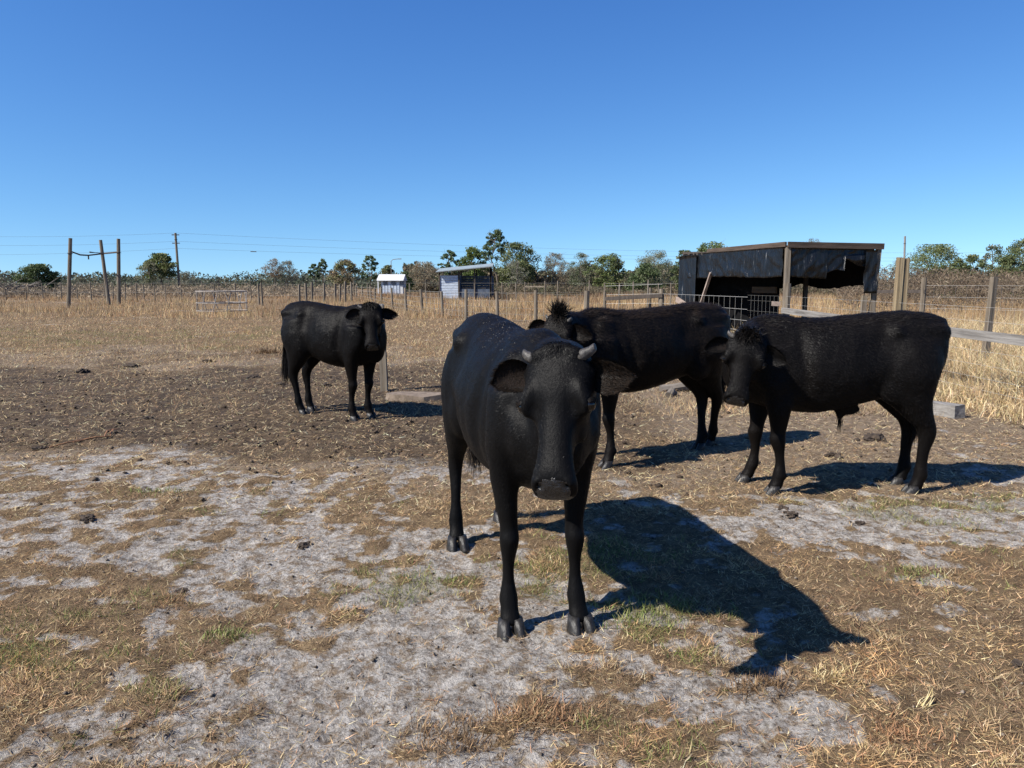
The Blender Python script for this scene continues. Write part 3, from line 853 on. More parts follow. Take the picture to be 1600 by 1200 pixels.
    # hooves: two claws each
    for tl, isf in hoof_l:
        so = Solid()
        for q_ in (1, -1):
            zz_ = np.array((.0, .012, .045, .075)) * s
            fx = np.array((.020, .019, .006, -.004)) * s; rx = np.array((.060, .059, .046, .036)) * s; ry = np.array((.030, .030, .0265, .024)) * s
            cc = np.stack([tl[0] + .012 * s + fx, tl[1] + q_ * (.030 * s + np.array((.003, .003, 0, -.003))), zz_ - .018], -1)
            so.loft(cc, [SY] * 4, [np.array([1., 0, 0])] * 4, ry, rx, rx * .75, 1.8, 2.2, 16)
        mo = bpy.data.meshes.new('hoof'); mo.from_pydata(so.v, [], so.f); mo.polygons.foreach_set('use_smooth', [True] * len(mo.polygons))
        link('hoof', mo, M_HOOF, root)
    # coat: individual hairs rooted in the skin, combed along the body
    fa = np.linalg.norm(np.cross(V[Q[:, 2]] - V[Q[:, 0]], V[Q[:, 3]] - V[Q[:, 1]]), axis=1)
    NV = np.concatenate([nv, vnormals(V, Q)[len(nv):]])
    hxV = (V - p0) @ a / HL; hnV = (V - p0) @ fn / HL; hsV = (V - p0) @ sd / HL
    isn = np.zeros(len(V), bool); isn[:len(v)] = nose | ((hx > .875) & (hn < .1))
    isear = np.arange(len(V)) >= len(v)
    inh = (hxV > -.1) & (hxV < 1.05) & (np.abs(hsV) < .34) & (hnV < .16) & (hnV > -.5)
    wgt = fa * (1 + 2.5 * isear[Q[:, 0]] + 1.2 * inh[Q[:, 0]]) * (~isn[Q[:, 0]])
    fi = rg.choice(len(Q), hair_n, p=wgt / wgt.sum())
    uv = rg.uniform(0, 1, (hair_n, 2)); u_, w_ = uv[:, :1], uv[:, 1:]
    qq = Q[fi]
    pos = V[qq[:, 0]] * (1 - u_) * (1 - w_) + V[qq[:, 1]] * u_ * (1 - w_) + V[qq[:, 2]] * u_ * w_ + V[qq[:, 3]] * (1 - u_) * w_
    nn = NV[qq[:, 0]]
    zl = pos[:, 2] / s
    flow = np.where((zl > .62)[:, None], np.array([-.8, 0, -.55]), np.array([-.15, 0, -1.0]))
    ih = inh[qq[:, 0]]; ie = isear[qq[:, 0]]
    hx_ = (pos - p0) @ a / HL; hs_ = (pos - p0) @ sd / HL
    hflow = -a[None] * np.clip((hx_ - .22) * 6, -1, 1)[:, None] * .8 + sd[None] * (np.sign(hs_) * np.clip(np.abs(hs_) * 5, 0, .6))[:, None]
    flow = np.where(ih[:, None], hflow, flow)
    eout = sd[None] * np.sign(hs_)[:, None]
    flow = np.where(ie[:, None], eout + a * .35, flow)
    swirl = fbm(pos[:, 0] * 4 + seed, pos[:, 2] * 4 + pos[:, 1] * 3, 70 + seed, 3)[:, None] * 1.1
    flow = flow + np.cross(nn, flow) * swirl + rg.normal(0, .18, (hair_n, 3))
    tg = flow - nn * (flow * nn).sum(1, keepdims=True); tg /= np.linalg.norm(tg, axis=1, keepdims=True) + 1e-9
    ln = hair_len * rg.uniform(.6, 1.3, hair_n)
    ln = np.where(ih, ln * .62, ln); ln = np.where(zl < .5, ln * .6, ln)
    lift = rg.uniform(.06, .26, hair_n)
    topr = (nn[:, 2] > .72) & ~ih & (zl > 1.05)
    ln = np.where(topr, ln + ridge * rg.uniform(0, 1, hair_n), ln); lift = np.where(topr, lift + ridge * 9 * rg.uniform(0, 1, hair_n), lift)
    pollm = np.exp(-((hx_ + .01) / (.10 if tuft < .1 else .06)) ** 2 - (hs_ / (.16 if tuft < .1 else .075)) ** 2) * ih
    ln = ln + tuft * pollm * rg.uniform(.2, 1, hair_n); lift = lift + pollm * min(1.2, tuft * 14) * rg.uniform(.2, 1, hair_n)
    ln = np.where(ie, ln + .010, ln); lift = np.where(ie, .45, lift)
    d = tg * np.cos(lift)[:, None] + nn * np.sin(lift)[:, None]
    sv = np.cross(d, nn); sv /= np.linalg.norm(sv, axis=1, keepdims=True) + 1e-9
    sv = sv + nn * rg.normal(0, .25, (hair_n, 1))
    hw = rg.uniform(.0008, .0015, hair_n) * (voxel / .008) ** .6
    pb = pos - nn * .001
    tri = np.stack([pb - sv * hw[:, None], pb + sv * hw[:, None], pb + d * ln[:, None]], 1)
    hm_ = mesh_np('coat_hair', tri.reshape(-1, 3), tris=np.arange(hair_n * 3).reshape(-1, 3))
    br = np.clip(rg.uniform(0, 1, (hair_n, 1)) * hair_brown + hair_brown * topr[:, None] * rg.uniform(0, 1.2, (hair_n, 1)), 0, 1)
    br = np.clip(br + ie[:, None] * earbr * rg.uniform(0, 1.6, (hair_n, 1)), 0, 1.6)
    hc = np.array((.0080, .0077, .0079)) * (1 - br) + np.array((.026, .0165, .0105)) * br
    hc = hc * rg.uniform(.4, 1.5, (hair_n, 1))
    add_col(hm_, np.repeat(hc, 3, 0))
    tag(link('coat_hair', hm_, M_HAIR, root), kind='stuff')
    if specks:                                               # pale hay seed and dust caught on the back
        tw = np.exp(-((pos[:, 0] + .05) / .26) ** 2 - ((pos[:, 1] + .06 + .15 * pos[:, 0]) / .06) ** 2) * (nn[:, 2] > .45) * ~ih
        si = rg.choice(hair_n, specks, p=tw / tw.sum()); sp_ = pos[si] + nn[si] * .006
        r_ = rg.uniform(.0006, .0017, (specks, 1)); d1 = tg[si] * r_ * 1.8; d2 = sv[si] * r_
        ms_ = mesh_np('hay_specks', np.stack([sp_ - d1, sp_ + d2, sp_ + d1, sp_ - d2], 1).reshape(-1, 3), quads=np.arange(4 * specks).reshape(-1, 4))
        add_col(ms_, np.full((4 * specks, 3), .30) * np.array((1, .93, .82)))
        tag(link('hay_specks', ms_, M_HAIR, root), kind='stuff')
    if sheath:
        n = 70; b0 = np.array((-.115 * s, 0, .50 * s)) + rg.normal(0, .010, (n, 3)); L_ = rg.uniform(.05, .13, (n, 1)); sv2 = rg.normal(0, 1, (n, 3)) * np.array((1, 1, 0)); sv2 *= .0016 / np.linalg.norm(sv2, axis=1, keepdims=True)
        tp2 = b0 + np.concatenate([rg.normal(0, .18, (n, 2)), -np.ones((n, 1))], 1) * L_
        mh = mesh_np('belly_hair', np.stack([b0 - sv2, b0 + sv2, tp2], 1).reshape(-1, 3), tris=np.arange(3 * n).reshape(-1, 3)); add_col(mh, np.full((3 * n, 3), .008))
        tag(link('belly_hair', mh, M_HAIR, root), kind='stuff')
    if forelock:
        fl, n, out = forelock
        b0 = np.array([hp(-.02 + rg.normal(0, .03), rg.normal(0, .05), -.01 + rg.normal(0, .015)) for _ in range(n)])
        dd = -a * 1.0 * (1 - out) + fn * (.15 + out) + rg.normal(0, .42, (n, 3)); dd /= np.linalg.norm(dd, axis=1, keepdims=True)
        L_ = fl * rg.uniform(.45, 1.15, (n, 1)); sv3 = np.cross(dd, rg.normal(0, 1, (n, 3))); sv3 *= .0019 / np.linalg.norm(sv3, axis=1, keepdims=True)
        md = b0 + dd * L_ * .55; tp3 = md + (dd + rg.normal(0, .22, (n, 3)) + a * out * 1.4) * L_ * .45
        i3 = np.arange(n)[:, None] * 5
        mf = mesh_np('forelock', np.stack([b0 - sv3, b0 + sv3, md + sv3, md - sv3, tp3], 1).reshape(-1, 3), tris=i3 + np.array([[3, 2, 4]]), quads=i3 + np.array([[0, 1, 2, 3]]))
        add_col(mf, np.repeat(np.array((.010, .0085, .0078)) * rg.uniform(.5, 2.0, (n, 1)), 5, 0))
        link('forelock', mf, M_HAIR, root)
    # tail switch
    tip = TPc[-1]; n = 900
    b0 = tip + rg.normal(0, .010, (n, 3)) + np.stack([0 * rg.uniform(0, 1, n), 0 * rg.uniform(0, 1, n), rg.uniform(-.02, .22, n)], -1) * (1, 1, 1)
    b0[:, :2] += np.outer(np.clip((b0[:, 2] - tip[2]) / .3, 0, 1), (TPc[-6] - tip)[:2])
    dd = np.stack([rg.normal(0, .10, n), rg.normal(0, .10, n), -np.ones(n)], -1); dd /= np.linalg.norm(dd, axis=1, keepdims=True)
    a_ = rg.uniform(0, 6.28, n); sv = np.stack([np.cos(a_), np.sin(a_), 0 * a_], -1) * .0022
    L_ = rg.uniform(.12, .38, n)[:, None] * s
    md = b0 + dd * L_ * .5; tp = b0 + dd * L_ + rg.normal(0, .012, (n, 3))
    vt = np.stack([b0 - sv, b0 + sv, md + sv, md - sv, tp], 1)
    i = np.arange(n)[:, None] * 5
    mt = mesh_np('tail_switch', vt.reshape(-1, 3), tris=i + np.array([[3, 2, 4]]), quads=i + np.array([[0, 1, 2, 3]]))
    add_col(mt, np.repeat(np.array((.013, .011, .010)) * rg.uniform(.6, 1.6, (n, 1)), 5, 0))
    link('tail_switch', mt, M_HAIR, root)
    return root, dict(hp=hp, a=a, sd=sd, fn=fn, HL=HL, s=s, O=O, yaw=yaw, xs=xs)

def V3(*a): return Vector(a)
COW1 = make_cow('largest black cow in front, head lowered to face the camera, grey horn stubs', (G(905, 980), G(797, 985)), (G(784, 812), G(714, 852)), 1.31,
                P(867, 545, 2.52), P(858, 776, 2.32), (-.36, -1, .12), .0100, M_COAT, 1, 210000, .013, horns=(.058, .042), width=.93, tuft=.012, droop=.16, belly=1.10, hair_brown=.08, bone=1.2, ridge=.006, specks=110, headw=1.04, legr=.88, earf=-.02, earbr=.42, neckw=.88, earl=.285)
COW2 = make_cow('black cow standing at the left beside the wooden post, ears spread wide', (G(578, 652), G(553, 657)), (G(486, 642), G(473, 647)), 1.27,
                P(578, 476, 8.0), P(581, 546, 7.86), (.05, -1, .10), .013, M_COAT_W, 2, 70000, .018, horns=(.0, .05), tuft=.05, droop=.22, tail_side=.03, tail_bend=(-.11, .0), hair_brown=.18, width=.88, ridge=.01, headw=1.12, neckw=.84, bone=1.4)
COW3 = make_cow('shaggy black cow behind the front cow, upright tuft of hair on its head', (G(950, 730), G(893, 716)), (G(1108, 695), G(1094, 702)), 1.30,
                P(872, 494, 5.85), P(852, 585, 5.70), (-.45, -1, .15), .013, M_COAT_W, 3, 100000, .026, horns=(.03, .03), tuft=.13, droop=.3, hair_brown=.38, width=.95, ridge=.035, headw=1.1, bone=1.3, forelock=(.125, 700, 0.08))
COW4 = make_cow('black steer standing side-on at the right in front of the rail fence', (G(1212, 770), G(1166, 752)), (G(1428, 770), G(1404, 756)), 1.28,
                P(1170, 524, 5.05), P(1148, 632, 4.95), (-.32, -1, .22), .012, M_COAT_W, 4, 110000, .022, horns=(.0, .055), tuft=.06, droop=.42, tail_side=-.10, tail_bend=(.10, 0), bone=1.3, sheath=True, hair_brown=.14, width=1.0, ridge=.018, headw=1.2, legr=1.06, forelock=(.085, 500, .55))

# ------------------------------------------------------------------ fences
def zf(x, y): return float(hgt(np.array([x]), np.array([y]))[0])
def post_mesh(x, y, h, r, lean=(0, 0), n=10, square=False, z0=None):
    mb = MB(); z = (zf(x, y) if z0 is None else z0) - .15
    top = Vector((x + lean[0] * h, y + lean[1] * h, z + .15 + h))
    if square:
        d = top - Vector((x, y, z))
        mb.bar((x, y, z), top, 2 * r, 2 * r, up=(1, .2, 0), jit=.004)
    else:
        k = 5
        mb.tube([Vector((x, y, z)).lerp(top, i / k) for i in range(k + 1)], r, n, r * .92, wob=.05)
    return mb
def mesh_wire(mb, a, b, ha, hb, rows, dx, r, sag=.0):
    """woven wire between two posts: horizontal strands and stays"""
    a, b = Vector(a), Vector(b)
    L = (b - a).length; k = 4
    for i, f in enumerate(rows):
        pts = []
        for j in range(k + 1):
            t = j / k
            p = a.lerp(b, t); p.z = a.z + (b.z - a.z) * t + f * (ha + (hb - ha) * t) - sag * 4 * t * (1 - t)
            pts.append(p)
        mb.tube(pts, r, 3)
    if dx:
        m_ = int(L / dx)
        for j in range(1, m_):
            t = j / m_
            p = a.lerp(b, t); h = ha + (hb - ha) * t
            s_ = sag * 4 * t * (1 - t)
            jx = random.uniform(-.012, .012)
            mb.tube([p + Vector((0, 0, rows[0] * h - s_)), p + Vector((jx, jx, rows[-1] * h - s_))], r * .8, 3)

# the receding wire fence behind the cattle
fa_ = empty('wire_fence', (*FENCE_A[2], 0))
tag(fa_, 'wire fence on round wooden posts running away to the white shed', 'fence')
off = Vector((FENCE_A[2][0], FENCE_A[2][1], 0))
def child(o, root):
    o.parent = root; o.matrix_parent_inverse = Matrix.Translation(root.location).inverted() if root.rotation_euler.z == 0 else root.matrix_world.inverted()
    return o
hts = [1.24, 1.22, 1.16, 1.22, 1.10, 1.20, 1.22, 1.20, 1.22, 1.2, 1.2, 1.2, 1.2]
lean_ = [(.01, 0), (.0, 0), (-.015, 0), (.01, 0), (-.05, .0), (-.06, 0), (-.03, 0), (-.045, 0), (-.02, 0), (.01, 0), (0, 0), (0.01, 0), (0, 0)]
for i, ((x, y), h) in enumerate(zip(FENCE_A, hts)):
    child(post_mesh(x, y, h, .070 if i else .09, lean_[i]).build('post', M_POST, None, smooth=False), fa_)
wm = MB()
for i in range(len(FENCE_A) - 1):
    (x0, y0), (x1, y1) = FENCE_A[i], FENCE_A[i + 1]
    mesh_wire(wm, (x0, y0, 0), (x1, y1, 0), 1.15, 1.15, [.12, .3, .5, .72, .96], .45 if i < 5 else 0, .004 + .001 * i, .02)
child(wm.build('wire_mesh', M_WIRE), fa_)

# the cross fence from the corner post to the shelter, with a sagging board
CF = [(2.4, 25.0), (5.2, 23.5)]
cf = empty('board_fence', (3.0, 24.6, 0)); tag(cf, 'short stretch of fence with one dark board between posts, left of the shelter', 'fence')
x0, y0, x1, y1 = *P(945, 462, 24.5).xy, *P(1034, 460, 23.6).xy
for (x, y, h, r) in ((x0, y0, 1.2, .05), (x1, y1, 1.3, .085), (x1 - .28, y1 + .4, 1.35, .045)):
    child(post_mesh(x, y, h, r).build('post', M_POST), cf)
mb = MB(); mb.bar((x0, y0 - .06, .98), (x1, y1 - .1, 1.10), .04, .12, jit=.006); child(mb.build('board', M_DARKWOOD), cf)
wm = MB()
mesh_wire(wm, (x0, y0, 0), (x1, y1, 0), 1.15, 1.2, [.12, .3, .5, .72, .96, 1.2], .4, .004)
mesh_wire(wm, (x1, y1, 0), (5.55, 18.2, 0), 1.2, 1.2, [.12, .3, .5, .72, .96], .3, .004)
child(wm.build('wire_mesh', M_WIRE), cf)

# right hand fence close to the black steer
rf = empty('rail_fence', (5.7, 9.0, 0)); tag(rf, 'wire mesh fence with a weathered grey top rail beside the black steer', 'fence')
C0 = Vector((5.90, 16.6, 0))
child(post_mesh(C0.x, C0.y, 1.47, .085, (0, 0)).build('post', M_POST), rf)
RP = [(5.72, 7.0), (5.72, 4.6)]
for (x, y) in RP: child(post_mesh(x, y, 1.25, .075).build('post', M_POST), rf)
tp = P(1405, 480, 11.4)
for k, dxx in enumerate((-.040, .040)):                    # doubled tall post
    mb = MB(); x = tp.x + dxx * 1.02; y = 11.4 + .02 * k
    mb.bar((x - .01, y, -.15), (x + .015, y, 1.86 - .012 * k),   .077, .10 + .01 * k, up=(0, 1, 0), jit=.006)
    child(mb.build('post', M_NEWPOST), rf)
rail_pts = [(C0.x - .09, C0.y, .90), (5.62, 11.33, .875), (5.62, 8.05, .86), (5.62, 4.4, .84)]
for i in range(3):
    a, b_ = Vector(rail_pts[i]), Vector(rail_pts[i + 1])
    mb = MB(); mb.bar(a + Vector((-.004 * i, -.01, 0)), b_ + Vector((-.004 * i, .01, 0)), .042, .115, jit=.004)
    child(mb.build('rail', M_GREYWOOD), rf)
wm = MB()
for (a, b_) in (((C0.x, C0.y), (tp.x, 11.4)), ((tp.x, 11.4), (5.72, 7.0)), ((5.72, 7.0), (5.72, 4.6))):
    mesh_wire(wm, (a[0] - .03, a[1], 0), (b_[0] - .03, b_[1], 0), 1.2, 1.2, [.05, .17, .29, .42, .56, .70, .86, 1.0], .155, .0015)
mesh_wire(wm, (C0.x, C0.y, 0), (5.55, 18.2, 0), 1.2, 1.2, [.1, .3, .5, .7, .9, 1.0], .15, .0022)
child(wm.build('wire_mesh', M_WIRE), rf)
# a second fence further back in the tall grass
bf = empty('pasture_fence', (7.8, 13.0, 0)); tag(bf, 'fence of leaning posts and thin wire standing in the tall grass at far right', 'fence')
pp = P(1552, 520, 12.4)
PF = [(pp.x + 2.6, 10.4), (pp.x - .12, 12.4), (7.3, 21.0), (6.9, 27.5)]
child(post_mesh(PF[1][0], PF[1][1], 1.58, .042, (.04, 0), square=True).build('post', M_POST), bf)
child(post_mesh(PF[0][0], PF[0][1], 1.5, .075, (.0, 0)).build('post', M_POST), bf)
q_ = P(1444, 440, 24.0); PF[2] = (q_.x, 24.0)
child(post_mesh(PF[2][0], PF[2][1], 1.65, .08).build('post', M_POST), bf)
q2 = P(1368, 440, 26.0); PF[3] = (q2.x, 26.0)
child(post_mesh(PF[3][0], PF[3][1], 1.3, .06).build('post', M_POST), bf)
mb = MB(); mb.bar((PF[3][0], 25.95, 1.18), (PF[2][0], 23.9, 1.22), .04, .10, jit=.005); child(mb.build('board', M_DARKWOOD), bf)
wm = MB()
for i in range(3): mesh_wire(wm, (*PF[i], 0), (*PF[i + 1], 0), 1.4, 1.4, [.6, .85, 1.0], .3 if i == 0 else 0, .0017)
mesh_wire(wm, (*PF[2], 0), (16.5, 19.5, 0), 1.4, 1.4, [.5, .75, 1.0], .3, .0025)
child(wm.build('wire_mesh', M_WIRE), bf)

# far boundary fences
def far_fence(label, pxs, ys, h, r, rails=(), wires=True):
    root = empty('post_fence', (0, ys[0], 0)); tag(root, label, 'fence')
    pts = []
    for i, (px, y) in enumerate(zip(pxs, ys)):
        p = P(px, 450, y)
        pts.append((p.x, y))
        child(post_mesh(p.x, y, h * random.uniform(.9, 1.1), r * random.uniform(.8, 1.2), (random.uniform(-.03, .03), 0), 6).build('post', M_POST), root)
    if wires:
        for f_ in (.45, .95):
            wm = MB(); wm.tube([Vector((q[0], q[1] - .03, h * f_)) for q in pts], .004, 4); child(wm.build('wire', M_WIRE), root)
    for (i, j, z) in rails:
        mb = MB(); mb.bar((*pts[i], z), (*pts[j], z), .06, .10); child(mb.build('rail', M_POST), root)
    return root
far_fence('line of thin fence posts across the far left, behind the three tall poles', [-30, 8, 40, 66, 87, 95, 120, 142, 163, 176, 195, 213, 224, 241, 258, 283, 316, 334, 342, 367, 392], np.linspace(66, 60, 21), 1.5, .042)
far_fence('posts of a cross fence behind the left cow with a rail between two of them', [404, 409, 467, 478, 487, 506, 523, 531, 539, 549], [52, 50, 50, 50, 50, 50, 53, 56, 59, 62], 1.45, .08, rails=((2, 5, 1.05),))
far_fence('distant fence posts in the grass beyond the blue open shed', [553, 575, 640, 665, 706, 742, 785, 806, 820, 852, 871, 920], np.linspace(70, 60, 12), 1.5, .06, rails=((8, 9, 1.15),))
far_fence('thin fence posts in front of the scrub, between shed and tarp shelter', [945, 968, 990, 1012, 1030, 1048, 1064], np.linspace(44, 40, 7), 1.5, .045)

# ------------------------------------------------------------------ tarp shelter
SH = Vector((6.02, 17.0, 0))
u = Vector((-.19, .982, 0)); u.normalize(); vv = Vector((u.y, -u.x, 0))
Mtarp, tt_, bb_ = new_mat('black_tarp')
tcn = N(tt_, 'ShaderNodeTexCoord'); mpn = N(tt_, 'ShaderNodeMapping'); mpn.inputs['Scale'].default_value = (3.2, 3.2, .4)
tt_.links.new(tcn.outputs['Object'], mpn.inputs[0])
n1_ = N(tt_, 'ShaderNodeTexNoise', Scale=4.5, Detail=5, Roughness=.6); tt_.links.new(mpn.outputs[0], n1_.inputs['Vector'])
r_ = ramp(tt_, [(.5, (.006, .0065, .0075)), (.66, (.012, .013, .015)), (.72, (.20, .20, .20))]); tt_.links.new(n1_.outputs['Fac'], r_.inputs[0]); tt_.links.new(r_.outputs[0], bb_.inputs['Base Color'])  # pale streaks paint glints along the tarp's wrinkles
bb_.inputs['Roughness'].default_value = .3; bb_.inputs['Specular IOR Level'].default_value = .3
bp_ = N(tt_, 'ShaderNodeBump', Strength=.7, Distance=.05); tt_.links.new(n1_.outputs['Fac'], bp_.inputs['Height']); tt_.links.new(bp_.outputs[0], bb_.inputs['Normal'])
def tarp(name, a, d, L, zt, zb, root, seed, slope=0.0, amp=.03, nu=60, nv=18, ragged=.04, mat_=None):
    """hanging plastic sheet: from a along d, between heights, with folds; real thickness"""
    nrm_ = Vector((d.y, -d.x, 0)); vs = []
    uu, ww = np.meshgrid(np.linspace(0, 1, nu), np.linspace(0, 1, nv))
    uu, ww = uu.ravel(), ww.ravel()
    bot = zb(uu) if callable(zb) else zb + 0 * uu
    top = zt + slope * uu
    bot = bot + ragged * fbm(uu * L * 2.2, 0 * uu, seed, 3)
    z = top + (bot - top) * ww
    o_ = 1.7 * amp * (fbm(uu * L * 1.6 + ww * .8, ww * 1.1, seed + 1, 4) * (.25 + ww) + .6 * np.abs(fbm(uu * L * 3.5 + ww * 1.5, ww * .6, seed + 2, 2)))
    base = np.array(a)[None] + np.outer(uu * L, np.array(d)) + np.outer(o_, np.array(nrm_))
    v0 = base.copy(); v0[:, 2] = z
    v1 = v0 - np.array(nrm_) * .006
    id_ = np.arange(nu * nv).reshape(nv, nu)
    q0 = np.stack([id_[:-1, :-1], id_[:-1, 1:], id_[1:, 1:], id_[1:, :-1]], -1).reshape(-1, 4)
    q1 = q0[:, ::-1] + nu * nv
    edge_ = []
    for line in (id_[0], id_[-1], id_[:, 0], id_[:, -1]):
        edge_ += [(line[k], line[k + 1], line[k + 1] + nu * nv, line[k] + nu * nv) for k in range(len(line) - 1)]
    me = mesh_np(name, np.concatenate([v0, v1]), quads=np.concatenate([q0, q1, np.array(edge_)]), smooth=True)
    return child(link(name, me, mat_ or Mtarp), root)
sh = empty('shelter', SH); tag(sh, 'open livestock shelter hung with black plastic tarp, wooden roof edge', 'shelter')
LL, WW = 5.5, 2.2
ZC, ZR, ZL = 2.28, 2.31, 2.36                       # roof heights: near corner, right corner, far left corner
A = SH + Vector((0, 0, 0)); B_ = SH + vv * WW; D_ = SH + u * LL; E_ = B_ + u * LL
def bar(name, a, b, w, h, mat, up=(0, 0, 1), jit=.004):
    mb = MB(); mb.bar(a, b, w, h, up, jit); return child(mb.build(name, mat), sh)
def z_(p, z): return Vector((p.x, p.y, z))
# posts
bar('post', z_(A, -.1), z_(A, 2.26), .10, .10, M_POST, (1, 0, 0))
bar('post', z_(B_ + Vector((-.10, 0, 0)), -.1), z_(B_ + Vector((.02, 0, 0)), 2.30), .10, .10, M_POST, (1, 0, 0))
bar('post', z_(B_ + Vector((-.28, .0, 0)) , -.1), z_(B_ + Vector((-.24, 0, 0)), 1.2), .10, .10, M_POST, (1, 0, 0))
bar('post', z_(D_, -.1), z_(D_, 2.3), .10, .10, M_DARKWOOD, (1, 0, 0))
bar('post', z_(E_, -.1), z_(E_, 2.3), .10, .10, M_DARKWOOD, (1, 0, 0))
bar('post', z_(A + u * 2.8 + vv * WW, -.1), z_(A + u * 2.8 + vv * WW, 2.3), .10, .10, M_DARKWOOD, (1, 0, 0))
for k in (1.15, 1.9): bar('post', z_(D_ + vv * k, -.1), z_(D_ + vv * k, 2.2), .09, .09, M_DARKWOOD, (1, 0, 0))
# roof: edge boards, rafters, sheet
bar('fascia_board', z_(A - vv * .04 - u * .06, ZC + .03), z_(B_ + vv * .10 - u * .06, ZR - .02), .04, .13, M_BROWNBOARD)
bar('fascia_board', z_(A - vv * .06 - u * .02, ZC + .04), z_(A - vv * .06 + u * 3.9, ZC + .05), .04, .10, M_BROWNBOARD)
bar('fascia_board', z_(A - vv * .055 + u * 3.9, ZC - .02), z_(D_ - vv * .055, ZL - .04), .04, .09, M_DARKWOOD)
for k in range(6):
    f = (k + .5) / 6
    bar('rafter', z_(A + u * LL * f + vv * .02, ZC - .10), z_(B_ + u * LL * f - vv * .02, ZR - .10), .05, .10, M_DARKWOOD)
mb = MB()
c_ = (A + E_) / 2
M_ = Matrix((vv, u, Vector((0, 0, 1)))).transposed()
mb.box((c_.x, c_.y, ZC + .005), (WW + .02, LL + .02, .03), M_.to_3x3() if hasattr(M_, 'to_3x3') else M_)
child(mb.build('roof_sheet', M_DARKWOOD), sh)
# tarps
tarp('tarp', A - vv * .085 + u * .06, u, LL - .2, ZC - .02, lambda q: 1.62 - .02 * np.sin(q * 9), sh, 3, slope=.03, amp=.05, nu=110)
tarp('tarp', A - vv * .11 + u * 4.45, u, 1.22, ZL - .12, lambda q: .75 - .55 * q, sh, 5, amp=.05, nu=40)
tarp('tarp', A - u * .035 + vv * .07, vv, .85, ZC - .04, lambda q: 1.62 - .05 * q, sh, 8, amp=.06, nu=50)
tarp('tarp', A - u * .02 + vv * .86, vv, 1.1, ZR - .09, lambda q: 1.66 + .28 * (q > .45) + .10 * np.sin(q * 5), sh, 11, amp=.05, nu=60)
tarp('tarp', A - u * .075 + vv * 1.86, vv, .28, ZR - .1, 1.25, sh, 14, amp=.07, nu=24)
# back, side and inner sheets, coloured near-black to paint in the interior shade
tarp('tarp', D_ + vv * .03 + u * .04, vv, WW - .06, ZL - .05, lambda q: .12 + .95 * sst(.42, .75, q), sh, 17, amp=.04, mat_=M_SHADESHEET)
tarp('tarp', B_ + vv * .06 + u * .2, u, LL - .3, ZR - .05, lambda q: 1.38 + .05 * np.sin(q * 14), sh, 20, amp=.05, nu=90, ragged=.09, mat_=M_SHADESHEET)
tarp('tarp', A + vv * 1.35 + u * 2.6, (vv * -.35 + u * .94).normalized(), 2.6, ZC - .06, .25, sh, 23, amp=.04, nu=50, mat_=M_SHADESHEET)
# braces and the gate boards
bar('brace', z_(A - vv * .13 + u * 4.25, .62), z_(A - vv * .10 + u * 3.55, 1.75), .07, .05, M_PINKBOARD)
bar('brace', z_(A - vv * .24 + u * 4.3, .74), z_(A - vv * .30 + u * 5.3, 1.02), .05, .15, M_PINKBOARD)
bar('shelf_board', z_(A + vv * 1.2 + u * 2.5, 1.30), z_(A + vv * .8 + u * 4.9, 1.30), .05, .16, M_BROWNBOARD)
bar('shelf_board', z_(A - vv * .06 + u * .1, 1.02), z_(A - vv * .24 + u * .15, 1.03), .05, .10, M_PINKBOARD)

